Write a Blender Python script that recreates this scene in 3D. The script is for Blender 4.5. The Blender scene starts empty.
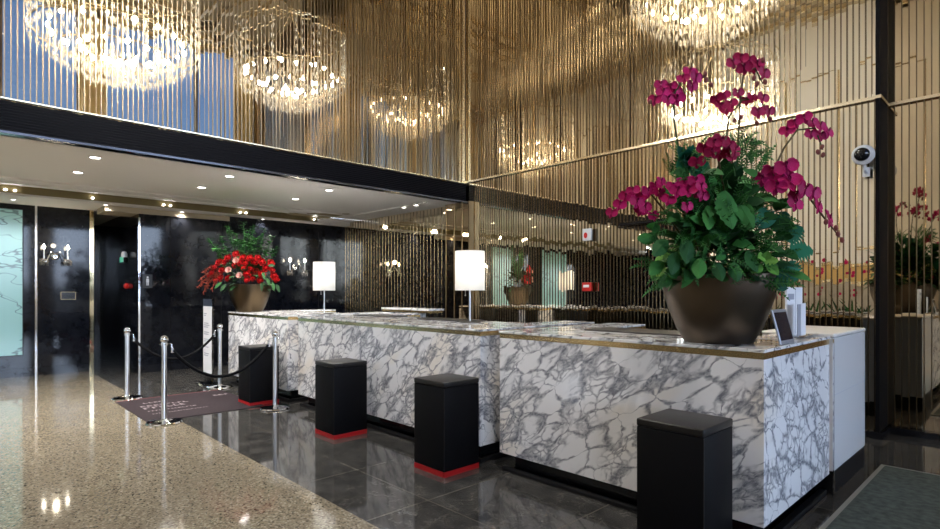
import bpy, bmesh, math, random
from mathutils import Vector, Matrix, Euler

random.seed(7)
S = bpy.context.scene
COL = S.collection
PI = math.pi
rnd = random.random
def ru(a, b): return a + (b - a) * rnd()

# ------------------------------------------------------------------ materials
def newmat(name):
    m = bpy.data.materials.new(name); m.use_nodes = True
    nt = m.node_tree
    return m, nt, nt.nodes['Principled BSDF'], nt.nodes['Material Output']

def pmat(name, col, rough=.5, metal=0., spec=.5, coat=0., var=0., vscale=8., emis=None, estr=0., bump=0., bscale=60., sheen=0.):
    m, nt, p, out = newmat(name)
    p.inputs['Base Color'].default_value = (*col, 1)
    p.inputs['Roughness'].default_value = rough
    p.inputs['Metallic'].default_value = metal
    p.inputs['Specular IOR Level'].default_value = spec
    p.inputs['Coat Weight'].default_value = coat
    if sheen: p.inputs['Sheen Weight'].default_value = sheen
    if emis:
        p.inputs['Emission Color'].default_value = (*emis, 1)
        p.inputs['Emission Strength'].default_value = estr
    if var or bump:
        tc = nt.nodes.new('ShaderNodeTexCoord')
    if var:
        n = nt.nodes.new('ShaderNodeTexNoise'); n.inputs['Scale'].default_value = vscale; n.inputs['Detail'].default_value = 5
        nt.links.new(tc.outputs['Object'], n.inputs['Vector'])
        r = nt.nodes.new('ShaderNodeValToRGB')
        r.color_ramp.elements[0].position = .3; r.color_ramp.elements[1].position = .7
        r.color_ramp.elements[0].color = (*[c * (1 - var) for c in col], 1)
        r.color_ramp.elements[1].color = (*[min(1, c * (1 + var)) for c in col], 1)
        nt.links.new(n.outputs['Fac'], r.inputs['Fac']); nt.links.new(r.outputs['Color'], p.inputs['Base Color'])
    if bump:
        n2 = nt.nodes.new('ShaderNodeTexNoise'); n2.inputs['Scale'].default_value = bscale; n2.inputs['Detail'].default_value = 4
        nt.links.new(tc.outputs['Object'], n2.inputs['Vector'])
        b = nt.nodes.new('ShaderNodeBump'); b.inputs['Strength'].default_value = bump; b.inputs['Distance'].default_value = .01
        nt.links.new(n2.outputs['Fac'], b.inputs['Height']); nt.links.new(b.outputs['Normal'], p.inputs['Normal'])
    return m

def math_node(nt, op, a, b=None, clamp=False):
    n = nt.nodes.new('ShaderNodeMath'); n.operation = op; n.use_clamp = clamp
    for i, v in enumerate((a, b)):
        if v is None: continue
        if isinstance(v, (int, float)): n.inputs[i].default_value = v
        else: nt.links.new(v, n.inputs[i])
    return n.outputs[0]

def mixcol(nt, fac, a, b):
    n = nt.nodes.new('ShaderNodeMix'); n.data_type = 'RGBA'
    if isinstance(fac, (int, float)): n.inputs[0].default_value = fac
    else: nt.links.new(fac, n.inputs[0])
    for i, v in ((6, a), (7, b)):
        if isinstance(v, tuple): n.inputs[i].default_value = (*v, 1)
        else: nt.links.new(v, n.inputs[i])
    return n.outputs[2]

def noise(nt, vec, scale, detail=4, rough=.55):
    n = nt.nodes.new('ShaderNodeTexNoise'); n.inputs['Scale'].default_value = scale
    n.inputs['Detail'].default_value = detail; n.inputs['Roughness'].default_value = rough
    nt.links.new(vec, n.inputs['Vector']); return n

def smooth(nt, v, a, b, lo=0., hi=1.):
    n = nt.nodes.new('ShaderNodeMapRange'); n.interpolation_type = 'SMOOTHSTEP'
    nt.links.new(v, n.inputs[0])
    for i, x in ((1, a), (2, b)):
        if isinstance(x, (int, float)): n.inputs[i].default_value = x
        else: nt.links.new(x, n.inputs[i])
    n.inputs[3].default_value = lo; n.inputs[4].default_value = hi
    return n.outputs[0]

def marble_mat(name, scale=1., base=(.88, .87, .875), vein=(.125, .13, .165), vw=1., rough=.12):
    m, nt, p, out = newmat(name)
    tc = nt.nodes.new('ShaderNodeTexCoord')
    mp = nt.nodes.new('ShaderNodeMapping')
    pre = nt.nodes.new('ShaderNodeMapping'); pre.inputs['Rotation'].default_value = (.35, math.radians(33), .2)
    nt.links.new(tc.outputs['Object'], pre.inputs['Vector'])
    mp.inputs['Scale'].default_value = (.72 * scale, 1. * scale, 1.5 * scale)
    nt.links.new(pre.outputs['Vector'], mp.inputs['Vector'])
    v0 = mp.outputs['Vector']
    def warp(v, sc, amt):
        n = noise(nt, v, sc, 4)
        s = nt.nodes.new('ShaderNodeVectorMath'); s.operation = 'SUBTRACT'
        nt.links.new(n.outputs['Color'], s.inputs[0]); s.inputs[1].default_value = (.5, .5, .5)
        k = nt.nodes.new('ShaderNodeVectorMath'); k.operation = 'SCALE'; k.inputs['Scale'].default_value = amt
        nt.links.new(s.outputs[0], k.inputs[0])
        a = nt.nodes.new('ShaderNodeVectorMath'); a.operation = 'ADD'
        nt.links.new(v, a.inputs[0]); nt.links.new(k.outputs[0], a.inputs[1])
        return a.outputs[0]
    w1 = warp(v0, 3.0, .24); w2 = warp(w1, 16, .028)
    def edge(v, sc):
        n = nt.nodes.new('ShaderNodeTexVoronoi'); n.feature = 'DISTANCE_TO_EDGE'; n.inputs['Scale'].default_value = sc
        n.inputs['Randomness'].default_value = 1.
        nt.links.new(v, n.inputs['Vector']); return n.outputs['Distance']
    big = noise(nt, v0, 2.6, 3).outputs['Fac']
    mid = noise(nt, v0, 5., 3).outputs['Fac']
    t1 = smooth(nt, mid, .38, .66, .012, .27 * vw)
    e1 = edge(w2, 5.6)
    m1 = math_node(nt, 'SUBTRACT', 1., smooth(nt, e1, 0., t1))
    e2 = edge(w2, 13.)
    zone = smooth(nt, big, .45, .56)
    m2 = math_node(nt, 'MULTIPLY', math_node(nt, 'SUBTRACT', 1., smooth(nt, e2, 0., .17 * vw)), zone)
    tex = noise(nt, w2, 42, 6, .7).outputs['Fac']
    mask = math_node(nt, 'MAXIMUM', math_node(nt, 'MULTIPLY', m1, .95), math_node(nt, 'MULTIPLY', m2, .85))
    mask = math_node(nt, 'MULTIPLY', mask, smooth(nt, tex, .3, .62, .42, 1.), True)
    cloud = math_node(nt, 'MULTIPLY', smooth(nt, mid, .5, .8), .22)
    mask = math_node(nt, 'MAXIMUM', mask, cloud)
    warm = smooth(nt, noise(nt, v0, 1.6, 2).outputs['Fac'], .52, .68)
    c0 = mixcol(nt, warm, base, (base[0] * 1.0, base[1] * .95, base[2] * .87))
    c = mixcol(nt, mask, c0, vein)
    nt.links.new(c, p.inputs['Base Color'])
    p.inputs['Roughness'].default_value = rough
    return m

def floor_mats():
    # terrazzo
    m, nt, p, out = newmat('terrazzo_floor')
    tc = nt.nodes.new('ShaderNodeTexCoord')
    v = nt.nodes.new('ShaderNodeTexVoronoi'); v.inputs['Scale'].default_value = 85
    nt.links.new(tc.outputs['Object'], v.inputs['Vector'])
    sep = nt.nodes.new('ShaderNodeSeparateColor'); nt.links.new(v.outputs['Color'], sep.inputs[0])
    r = nt.nodes.new('ShaderNodeValToRGB'); r.color_ramp.interpolation = 'CONSTANT'
    els = [(0, (.075, .063, .048)), (.10, (.175, .147, .105)), (.3, (.22, .187, .134)), (.6, (.27, .23, .168)), (.82, (.36, .32, .25)), (.94, (.13, .11, .082))]
    while len(r.color_ramp.elements) < len(els): r.color_ramp.elements.new(.5)
    for e, (pos, c) in zip(r.color_ramp.elements, els): e.position = pos; e.color = (*c, 1)
    nt.links.new(sep.outputs[0], r.inputs['Fac'])
    big = noise(nt, tc.outputs['Object'], 1.1, 3).outputs['Fac']
    c = mixcol(nt, smooth(nt, big, .35, .7, 0., .35), r.outputs['Color'], (.17, .145, .105))
    nt.links.new(c, p.inputs['Base Color'])
    p.inputs['Roughness'].default_value = .07; p.inputs['Specular IOR Level'].default_value = .5
    ter = m
    # dark granite with faint tile joints
    m, nt, p, out = newmat('dark_granite_floor')
    tc = nt.nodes.new('ShaderNodeTexCoord')
    n = noise(nt, tc.outputs['Object'], 7, 8, .7)
    c = mixcol(nt, smooth(nt, n.outputs['Fac'], .3, .72), (.020, .020, .020), (.075, .072, .068))
    vn = noise(nt, tc.outputs['Object'], 2.1, 6, .75).outputs['Fac']
    vein = math_node(nt, 'SUBTRACT', 1., smooth(nt, math_node(nt, 'ABSOLUTE', math_node(nt, 'SUBTRACT', vn, .5)), 0., .012))
    c = mixcol(nt, math_node(nt, 'MULTIPLY', vein, .35), c, (.16, .145, .12))
    br = nt.nodes.new('ShaderNodeTexBrick'); br.offset = 0.; br.inputs['Scale'].default_value = 1.
    br.inputs['Brick Width'].default_value = .9; br.inputs['Row Height'].default_value = .9; br.inputs['Mortar Size'].default_value = .004
    br.inputs['Color1'].default_value = (1, 1, 1, 1); br.inputs['Color2'].default_value = (1, 1, 1, 1); br.inputs['Mortar'].default_value = (0, 0, 0, 1)
    mp = nt.nodes.new('ShaderNodeMapping'); mp.inputs['Location'].default_value = (.25, .28, 0)
    nt.links.new(tc.outputs['Object'], mp.inputs['Vector']); nt.links.new(mp.outputs[0], br.inputs['Vector'])
    c = mixcol(nt, math_node(nt, 'MULTIPLY', br.outputs['Fac'], .6), c, (.15, .135, .11))
    nt.links.new(c, p.inputs['Base Color']); p.inputs['Roughness'].default_value = .07
    p.inputs['Specular IOR Level'].default_value = .6
    return ter, m

def dark_marble():
    m, nt, p, out = newmat('black_marble_wall')
    tc = nt.nodes.new('ShaderNodeTexCoord')
    n = noise(nt, tc.outputs['Object'], 4.5, 8, .72)
    c = mixcol(nt, smooth(nt, n.outputs['Fac'], .35, .75), (.005, .006, .009), (.014, .015, .019))
    br = nt.nodes.new('ShaderNodeTexBrick'); br.offset = 0.
    br.inputs['Scale'].default_value = 1.; br.inputs['Brick Width'].default_value = .92; br.inputs['Row Height'].default_value = .92
    br.inputs['Mortar Size'].default_value = .004
    mp = nt.nodes.new('ShaderNodeMapping'); mp.inputs['Rotation'].default_value = (PI / 2, 0, PI / 2)
    sp = nt.nodes.new('ShaderNodeSeparateXYZ'); cb = nt.nodes.new('ShaderNodeCombineXYZ')
    nt.links.new(tc.outputs['Object'], sp.inputs[0])
    nt.links.new(math_node(nt, 'ADD', sp.outputs['Y'], .67), cb.inputs[0]); nt.links.new(math_node(nt, 'ADD', sp.outputs['Z'], -.14), cb.inputs[1])
    nt.links.new(cb.outputs[0], br.inputs['Vector'])
    c = mixcol(nt, math_node(nt, 'MULTIPLY', br.outputs['Fac'], .8), c, (.004, .004, .005))
    nt.links.new(c, p.inputs['Base Color']); p.inputs['Roughness'].default_value = .06; p.inputs['Specular IOR Level'].default_value = .3
    return m

def onyx_mat():
    m, nt, p, out = newmat('mint_panel_with_branches')
    tc = nt.nodes.new('ShaderNodeTexCoord')
    sp = nt.nodes.new('ShaderNodeSeparateXYZ'); nt.links.new(tc.outputs['Object'], sp.inputs[0])
    mp = nt.nodes.new('ShaderNodeMapping'); mp.inputs['Scale'].default_value = (1, .55, 1.5); mp.inputs['Rotation'].default_value = (.35, 0, 0)
    nt.links.new(tc.outputs['Object'], mp.inputs['Vector'])
    vn = noise(nt, mp.outputs[0], 1.25, 4, .5).outputs['Fac']
    ve = math_node(nt, 'SUBTRACT', 1., smooth(nt, math_node(nt, 'ABSOLUTE', math_node(nt, 'SUBTRACT', vn, .5)), .001, .009))
    w2 = noise(nt, mp.outputs[0], 1.5, 2, .5).outputs['Fac']
    v2 = math_node(nt, 'SUBTRACT', 1., smooth(nt, math_node(nt, 'ABSOLUTE', math_node(nt, 'SUBTRACT', w2, .46)), .001, .006))
    mask = math_node(nt, 'MAXIMUM', math_node(nt, 'MULTIPLY', ve, .75), math_node(nt, 'MULTIPLY', v2, .5))
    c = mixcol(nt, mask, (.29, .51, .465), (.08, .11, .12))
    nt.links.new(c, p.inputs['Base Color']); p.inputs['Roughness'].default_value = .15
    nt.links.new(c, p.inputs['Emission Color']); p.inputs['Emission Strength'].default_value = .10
    return m

def glass_mat(name, tint=(.95, .97, 1), refl=.08, rough=.02):
    m, nt, p, out = newmat(name)
    nt.nodes.remove(p)
    t = nt.nodes.new('ShaderNodeBsdfTransparent'); t.inputs[0].default_value = (*tint, 1)
    g = nt.nodes.new('ShaderNodeBsdfGlossy'); g.inputs['Roughness'].default_value = rough
    fr = nt.nodes.new('ShaderNodeFresnel'); fr.inputs['IOR'].default_value = 1.45
    mx = nt.nodes.new('ShaderNodeMixShader'); nt.links.new(math_node(nt, 'ADD', fr.outputs[0], refl - .04, True), mx.inputs[0])
    nt.links.new(t.outputs[0], mx.inputs[1]); nt.links.new(g.outputs[0], mx.inputs[2]); nt.links.new(mx.outputs[0], out.inputs['Surface'])
    return m

def crystal_mat():
    m, nt, p, out = newmat('cut_crystal')
    nt.nodes.remove(p)
    t = nt.nodes.new('ShaderNodeBsdfTranslucent'); t.inputs[0].default_value = (.95, .92, .86, 1)
    g = nt.nodes.new('ShaderNodeBsdfGlossy'); g.inputs['Roughness'].default_value = .12; g.inputs[0].default_value = (1, .97, .92, 1)
    tr = nt.nodes.new('ShaderNodeBsdfTransparent'); tr.inputs[0].default_value = (.97, .95, .92, 1)
    a = nt.nodes.new('ShaderNodeMixShader'); a.inputs[0].default_value = .45
    nt.links.new(t.outputs[0], a.inputs[1]); nt.links.new(g.outputs[0], a.inputs[2])
    b = nt.nodes.new('ShaderNodeMixShader'); b.inputs[0].default_value = .58
    nt.links.new(a.outputs[0], b.inputs[1]); nt.links.new(tr.outputs[0], b.inputs[2]); nt.links.new(b.outputs[0], out.inputs['Surface'])
    return m

def shade_mat():
    m, nt, p, out = newmat('white_fabric_lamp_shade')
    nt.nodes.remove(p)
    t = nt.nodes.new('ShaderNodeBsdfTranslucent'); t.inputs[0].default_value = (.93, .92, .89, 1)
    d = nt.nodes.new('ShaderNodeBsdfDiffuse'); d.inputs[0].default_value = (.88, .87, .85, 1)
    a = nt.nodes.new('ShaderNodeMixShader'); a.inputs[0].default_value = .35
    nt.links.new(t.outputs[0], a.inputs[1]); nt.links.new(d.outputs[0], a.inputs[2]); nt.links.new(a.outputs[0], out.inputs['Surface'])
    return m

def emit(name, col, st):
    m, nt, p, out = newmat(name)
    p.inputs['Base Color'].default_value = (.8, .8, .8, 1); p.inputs['Emission Color'].default_value = (*col, 1); p.inputs['Emission Strength'].default_value = st
    return m

def leafmat(name, col, col2, rough=.58):
    m, nt, p, out = newmat(name)
    tc = nt.nodes.new('ShaderNodeTexCoord')
    n = noise(nt, tc.outputs['Object'], 9, 3)
    geo = nt.nodes.new('ShaderNodeNewGeometry')
    f = math_node(nt, 'ADD', math_node(nt, 'MULTIPLY', n.outputs['Fac'], .6), math_node(nt, 'MULTIPLY', geo.outputs['Random Per Island'], .6))
    c = mixcol(nt, smooth(nt, f, .3, .9), col, col2)
    nt.links.new(c, p.inputs['Base Color']); p.inputs['Roughness'].default_value = rough; p.inputs['Specular IOR Level'].default_value = .18
    return m

TERRAZZO, GRANITE = floor_mats()
MARBLE = marble_mat('arabescato_marble')
MARBLE_TOP = marble_mat('arabescato_marble_top', base=(.86, .85, .85), rough=.1)
BLACKMARBLE = dark_marble()
ONYX = onyx_mat()
CRYSTAL = crystal_mat()
MIRROR = pmat('gold_tinted_mirror', (.92, .82, .635), .01, 1.)
MIRROR_PALE = pmat('champagne_mirror', (.82, .735, .59), .012, 1.)
MIRROR_BRONZE = pmat('bronze_mirror', (.60, .47, .30), .02, 1.)
BAR = pmat('brushed_bronze_bar', (.21, .155, .09), .22, 1.)
BAR_DARK = pmat('dark_bronze_bar', (.22, .165, .10), .3, 1.)
GOLD = pmat('polished_brass', (.86, .68, .38), .22, 1.)
GOLDTRIM = pmat('gold_trim', (.86, .74, .52), .25, 1.)
CHROME = pmat('chrome', (.86, .86, .87), .07, 1.)
BRUSHED = pmat('brushed_steel', (.70, .70, .70), .28, 1.)
BLACKGLOSS = pmat('black_gloss_lacquer', (.008, .008, .010), .12)
BLACKMATT = pmat('black_matt', (.008, .008, .009), .5, spec=.2)
LEATHER = pmat('black_leather', (.0045, .0045, .0055), .5, bump=.06, bscale=260, spec=.10)
LEATHER_TOP = pmat('dark_brown_leather', (.012, .011, .011), .36, bump=.06, bscale=260, spec=.3)
RED = pmat('red_plinth_paint', (.42, .010, .012), .4)
WHITE_CEIL = pmat('white_ceiling_paint', (.84, .82, .79), .7)
OLIVE = pmat('olive_gold_cove_paint', (.27, .22, .11), .5)
BEIGE = pmat('beige_lintel', (.45, .38, .27), .5)
CREAM = pmat('cream_plaster', (.87, .84, .79), .6)
WAINSCOT = pmat('grey_stone_wainscot', (.42, .37, .31), .3, var=.25, vscale=4)
LACQUER = pmat('white_back_painted_glass', (.86, .86, .87), .06, coat=.4)
DARKPAD = pmat('charcoal_desk_pad', (.028, .026, .026), .45)
BRONZE = pmat('dark_bronze_bowl', (.12, .095, .072), .34, 1., var=.08, vscale=5)
SHADE = shade_mat()
BULB = emit('lit_bulb', (1., .88, .68), 30.)
LBULB = emit('lamp_bulb', (1., .97, .92), 62.)
LENS = emit('downlight_lens', (1., .93, .82), 9.)
GLASS = glass_mat('window_glass')
ACRYL = glass_mat('clear_acrylic', (.90, .93, .96), .10)
PAPER = pmat('white_paper', (.80, .80, .82), .6)
PRINT = pmat('grey_print', (.35, .36, .42), .6)
MATFAB = pmat('plum_mat', (.026, .018, .022), .8, spec=.15, var=.18, vscale=30)
MATTXT = pmat('faded_white_lettering', (.30, .25, .27), .7)
RUG = pmat('grey_green_carpet', (.050, .064, .055), .8, var=.55, vscale=22, bump=.4, bscale=300)
RUGEDGE = pmat('carpet_edge', (.22, .21, .18), .5)
ROPE = pmat('black_velvet', (.004, .004, .005), .8, spec=.1)
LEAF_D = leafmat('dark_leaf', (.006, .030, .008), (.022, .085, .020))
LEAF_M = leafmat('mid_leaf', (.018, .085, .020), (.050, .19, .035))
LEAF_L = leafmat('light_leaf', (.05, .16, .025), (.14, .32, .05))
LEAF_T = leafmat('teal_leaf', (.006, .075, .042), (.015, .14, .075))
LEAF_M2 = leafmat('deep_green_leaf', (.010, .055, .014), (.04, .17, .034))
STEM = leafmat('stem', (.03, .045, .012), (.09, .05, .025))
PETAL = leafmat('magenta_petal', (.36, .004, .078), (.62, .015, .19), .5)
PETAL_R = leafmat('crimson_petal', (.30, .004, .050), (.45, .008, .09), .5)
LIP = leafmat('dark_magenta_lip', (.12, .001, .03), (.25, .004, .06))
BUD = leafmat('bud', (.10, .02, .03), (.20, .06, .05))
ROSE = leafmat('red_rose', (.25, .003, .004), (.50, .008, .010), .55)
PROTEA = leafmat('pale_pink_protea', (.60, .25, .22), (.80, .55, .46), .6)
AMAR = leafmat('rust_red_spray', (.16, .02, .012), (.30, .06, .03), .6)
SCREEN = pmat('dark_screen', (.010, .014, .028), .08)
SILVER = pmat('silver_plastic', (.50, .53, .58), .3, .6)
WHITEPL = pmat('white_plastic', (.78, .78, .79), .35)
REDPL = pmat('red_plastic', (.55, .015, .012), .35)
EXITGREEN = emit('green_sign_face', (.02, .55, .30), .35)
CURT = pmat('dark_curtain', (.05, .045, .05), .8)
STONE = pmat('pavement', (.30, .29, .28), .8)

# ------------------------------------------------------------------ mesh builder
class MB:
    def __init__(s): s.v = []; s.f = []; s.mi = []; s.cur = 0
    def add(s, vs, fs):
        b = len(s.v); s.v += [tuple(v) for v in vs]
        for f in fs: s.f.append(tuple(b + i for i in f)); s.mi.append(s.cur)
    def box(s, x0, x1, y0, y1, z0, z1):
        s.add([(x0, y0, z0), (x1, y0, z0), (x1, y1, z0), (x0, y1, z0), (x0, y0, z1), (x1, y0, z1), (x1, y1, z1), (x0, y1, z1)],
              [(0, 3, 2, 1), (4, 5, 6, 7), (0, 1, 5, 4), (1, 2, 6, 5), (2, 3, 7, 6), (3, 0, 4, 7)])
        return s
    def poly(s, pts): s.add(pts, [tuple(range(len(pts)))]); return s
    def prism(s, pts, z0, z1):
        n = len(pts)
        s.add([(x, y, z0) for x, y in pts] + [(x, y, z1) for x, y in pts],
              [tuple(reversed(range(n))), tuple(range(n, 2 * n))] + [(i, (i + 1) % n, n + (i + 1) % n, n + i) for i in range(n)])
        return s
    def lathe(s, prof, c=(0, 0, 0), n=40, cap=True):
        vs = []; fs = []
        for r, z in prof:
            for k in range(n):
                a = 2 * PI * k / n; vs.append((c[0] + r * math.cos(a), c[1] + r * math.sin(a), c[2] + z))
        for i in range(len(prof) - 1):
            for k in range(n):
                k2 = (k + 1) % n; fs.append((i * n + k, i * n + k2, (i + 1) * n + k2, (i + 1) * n + k))
        if cap:
            fs.append(tuple(reversed(range(n)))); fs.append(tuple((len(prof) - 1) * n + k for k in range(n)))
        s.add(vs, fs); return s
    def tube(s, pts, r, n=10, cap=True):
        pts = [Vector(p) for p in pts]; vs = []; fs = []
        rr = r if isinstance(r, (list, tuple)) else [r] * len(pts)
        up = None
        for i, p in enumerate(pts):
            d = (pts[min(i + 1, len(pts) - 1)] - pts[max(i - 1, 0)]).normalized()
            if up is None: up = Vector((0, 0, 1)) if abs(d.z) < .9 else Vector((1, 0, 0))
            a = d.cross(up)
            if a.length < 1e-5: a = d.cross(Vector((0, 1, 0)))
            a.normalize(); b = a.cross(d).normalized(); up = b
            for k in range(n):
                t = 2 * PI * k / n; vs.append(p + (a * math.cos(t) + b * math.sin(t)) * rr[i])
        for i in range(len(pts) - 1):
            for k in range(n):
                k2 = (k + 1) % n; fs.append((i * n + k, i * n + k2, (i + 1) * n + k2, (i + 1) * n + k))
        if cap: fs.append(tuple(reversed(range(n)))); fs.append(tuple((len(pts) - 1) * n + k for k in range(n)))
        s.add(vs, fs); return s
    def sphere(s, c, r, n=12, m=8, sz=1.):
        prof = [(max(1e-4, r * math.sin(PI * i / m)), -r * sz * math.cos(PI * i / m)) for i in range(m + 1)]
        return s.lathe(prof, c, n, True)
    def blade(s, base, d, nrm, L, W, droop=.4, seg=5, fold=.18, notch=0, peak=.45):
        """a leaf: midrib from base along d, flat side nrm, drooping towards the ground"""
        p = Vector(base); d = Vector(d).normalized(); nrm = Vector(nrm)
        side = d.cross(nrm)
        if side.length < 1e-4: side = d.cross(Vector((.3, .5, .8)))
        side.normalize()
        rows = []
        sg = seg * (3 if notch else 1)
        for i in range(sg + 1):
            t = i / sg
            w = W * (math.sin(PI * min(1, t ** (math.log(.5) / math.log(peak)))) ** .8 if 0 < t < 1 else .02)
            if notch and i % 2 == 0 and .15 < t < .92: w *= (1 - notch)
            n2 = side.cross(d).normalized()
            rows.append((p - side * w - n2 * w * fold * -1, p.copy(), p + side * w + n2 * w * fold))
            p = p + d * (L / sg); d = (d + Vector((0, 0, -droop / sg))).normalized()
        vs = [x for r in rows for x in r]; fs = []
        for i in range(sg):
            a = 3 * i
            fs += [(a, a + 1, a + 4, a + 3), (a + 1, a + 2, a + 5, a + 4)]
        s.add(vs, fs); return s
    def frond(s, base, d, nrm, L, W, droop=.6, n=12):
        p = Vector(base); d = Vector(d).normalized(); nrm = Vector(nrm)
        side = d.cross(nrm)
        if side.length < 1e-4: side = d.cross(Vector((.3, .5, .8)))
        side.normalize()
        pts = []
        for i in range(n + 1):
            t = i / n
            pts.append(p.copy())
            w = W * (1 - t) ** .6 * min(1, .35 + t * 3)
            nn = side.cross(d).normalized()
            if i > 0:
                for sg in (-1, 1):
                    dd = (side * sg + d * .55).normalized()
                    a = p; b = p + dd * w; wd = L / n * .62
                    m1 = p + dd * w * .45 + d * wd * .5 + nn * w * .08; m2 = p + dd * w * .45 - d * wd * .5 - nn * w * .02
                    s.add([a, m2, b, m1], [(0, 1, 2, 3)])
            p = p + d * (L / n); d = (d + Vector((0, 0, -droop / n))).normalized()
        s.tube(pts, .0022, 4, False)
        return s

def mesh_of(name, mb, mats, smooth_=False, bevel=0., bseg=2):
    me = bpy.data.meshes.new(name)
    me.from_pydata(mb.v, [], mb.f)
    if not isinstance(mats, (list, tuple)): mats = [mats]
    for m in mats: me.materials.append(m)
    if len(mats) > 1: me.polygons.foreach_set('material_index', mb.mi)
    if bevel:
        bm = bmesh.new(); bm.from_mesh(me)
        bmesh.ops.remove_doubles(bm, verts=bm.verts, dist=1e-5)
        es = [e for e in bm.edges if len(e.link_faces) == 2 and e.calc_face_angle(0) > .5]
        bmesh.ops.bevel(bm, geom=es, offset=bevel, segments=bseg, profile=.5, affect='EDGES')
        bm.to_mesh(me); bm.free()
    if smooth_: 
        me.polygons.foreach_set('use_smooth', [True] * len(me.polygons))
        try: me.set_sharp_from_angle(angle=math.radians(40))
        except Exception: pass
    me.update()
    return me

def link(name, me, parent=None, loc=None):
    o = bpy.data.objects.new(name, me); COL.objects.link(o)
    if parent: o.parent = parent
    if loc: o.location = loc
    return o

def obj(name, mb, mats, parent=None, smooth_=False, bevel=0., bseg=2, loc=None):
    return link(name, mesh_of(name, mb, mats, smooth_, bevel, bseg), parent, loc)

def tag(o, label, cat, group=None, kind=None):
    o['label'] = label; o['category'] = cat
    if group: o['group'] = group
    if kind: o['kind'] = kind
    return o

def thing(name, label, cat, loc=(0, 0, 0), rz=0., group=None):
    o = bpy.data.objects.new(name, None); COL.objects.link(o); o.location = loc; o.rotation_euler = (0, 0, rz)
    o.empty_display_size = .1
    return tag(o, label, cat, group)

def struct(name, mb, mats, parent=None, **k):
    o = obj(name, mb, mats, parent, **k)
    if not parent: o['kind'] = 'structure'
    return o

def dup(root, loc, label, rz=None):
    r = root.copy(); COL.objects.link(r); r.location = loc
    if rz is not None: r.rotation_euler = (0, 0, rz)
    r['label'] = label
    for ch in list(root.children):
        c = ch.copy(); COL.objects.link(c); c.parent = r
        for g in list(ch.children):
            d = g.copy(); COL.objects.link(d); d.parent = c
    return r

def lamp(name, typ, loc, energy, col, parent=None, size=.1, rot=(0, 0, 0), spot=None, sizey=None):
    l = bpy.data.lights.new(name, typ); l.energy = energy; l.color = col
    if typ in ('POINT', 'SPOT'): l.shadow_soft_size = size
    if typ == 'AREA':
        l.size = size
        if sizey: l.shape = 'RECTANGLE'; l.size_y = sizey
    if spot: l.spot_size = spot; l.spot_blend = .7
    o = bpy.data.objects.new(name, l); COL.objects.link(o); o.location = loc; o.rotation_euler = rot
    if parent: o.parent = parent
    return o

# ------------------------------------------------------------------ dimensions
YW = 6.6        # mirrored back wall
XU = -7.03      # mirrored wall above the black fascia
XD = -11.9      # black marble wall
XB = -11.0      # black wall behind the desks
ZS = 2.97       # soffit
H = 8.8         # lobby ceiling
XWIN = 3.0
YB = -3.7
YBL = -6.5
YT = 1.92       # terrazzo / granite border

# ------------------------------------------------------------------ floor and ceilings
mb = MB()
mb.poly([(-12.2, YBL - .3, 0), (XWIN + .2, YBL - .3, 0), (XWIN + .2, YT, 0), (-12.2, YT, 0)])
mb.cur = 1
mb.poly([(-15, YT, 0), (XWIN + .2, YT, 0), (XWIN + .2, 7.3, 0), (-15, 7.3, 0)])
mb.cur = 0
struct('floor', mb, [TERRAZZO, GRANITE])

def soffit():
    # white soffit with a sunk olive cove along the black wall
    x1 = XU + .02
    mb = MB()
    def q(a, b, c, d, z): mb.poly([(a, c, z), (a, d, z), (b, d, z), (b, c, z)])
    cx0, cx1, cy1 = -10.80, -10.38, 5.82
    ZC = 2.885
    q(cx1, x1, YBL, YW + .1, ZS); q(-15, cx0, YBL, YW + .1, ZC); q(cx0, cx1, cy1, YW + .1, ZS - .001)
    mb.box(cx0 - .012, cx0 - .002, YBL, YW + .1, ZC, ZS)
    mb.cur = 1
    mb.box(cx0 - .015, cx0, YBL, cy1, ZC + .03, ZS + .13); mb.box(cx1, cx1 + .02, YBL, cy1, ZS + .002, ZS + .13); mb.box(cx0, cx1, cy1, cy1 + .02, ZS + .002, ZS + .13)
    mb.cur = 0
    # raised border lines
    mb.box(-9.72, -9.66, YBL, 6.0, ZS - .025, ZS); mb.box(-10.12, -10.09, YBL, 6.0, ZS - .018, ZS)
    mb.box(-9.66, -7.4, 6.0, 6.05, ZS - .02, ZS)
    mb.cur = 1
    q(cx0, cx1, YBL, cy1, ZS + .11)
    struct('ceiling', mb, [WHITE_CEIL, OLIVE])
    mb = MB().box(cx1 - .6, cx1 + .75, 4.95, 5.8, ZS - .035, ZS - .003)
    mb2 = MB().box(XB - .6, XB + .02, 2.0, 4.05, 2.79, 2.883)
    struct('trim_2', mb2, BEIGE)
    mb3 = MB().prism([(-10.3, 4.95), (-9.57, 5.85), (-10.45, 5.85), (-10.45, 4.95)], ZS - .012, ZS - .002)
    struct('trim_3', mb3, OLIVE)
soffit()

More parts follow.
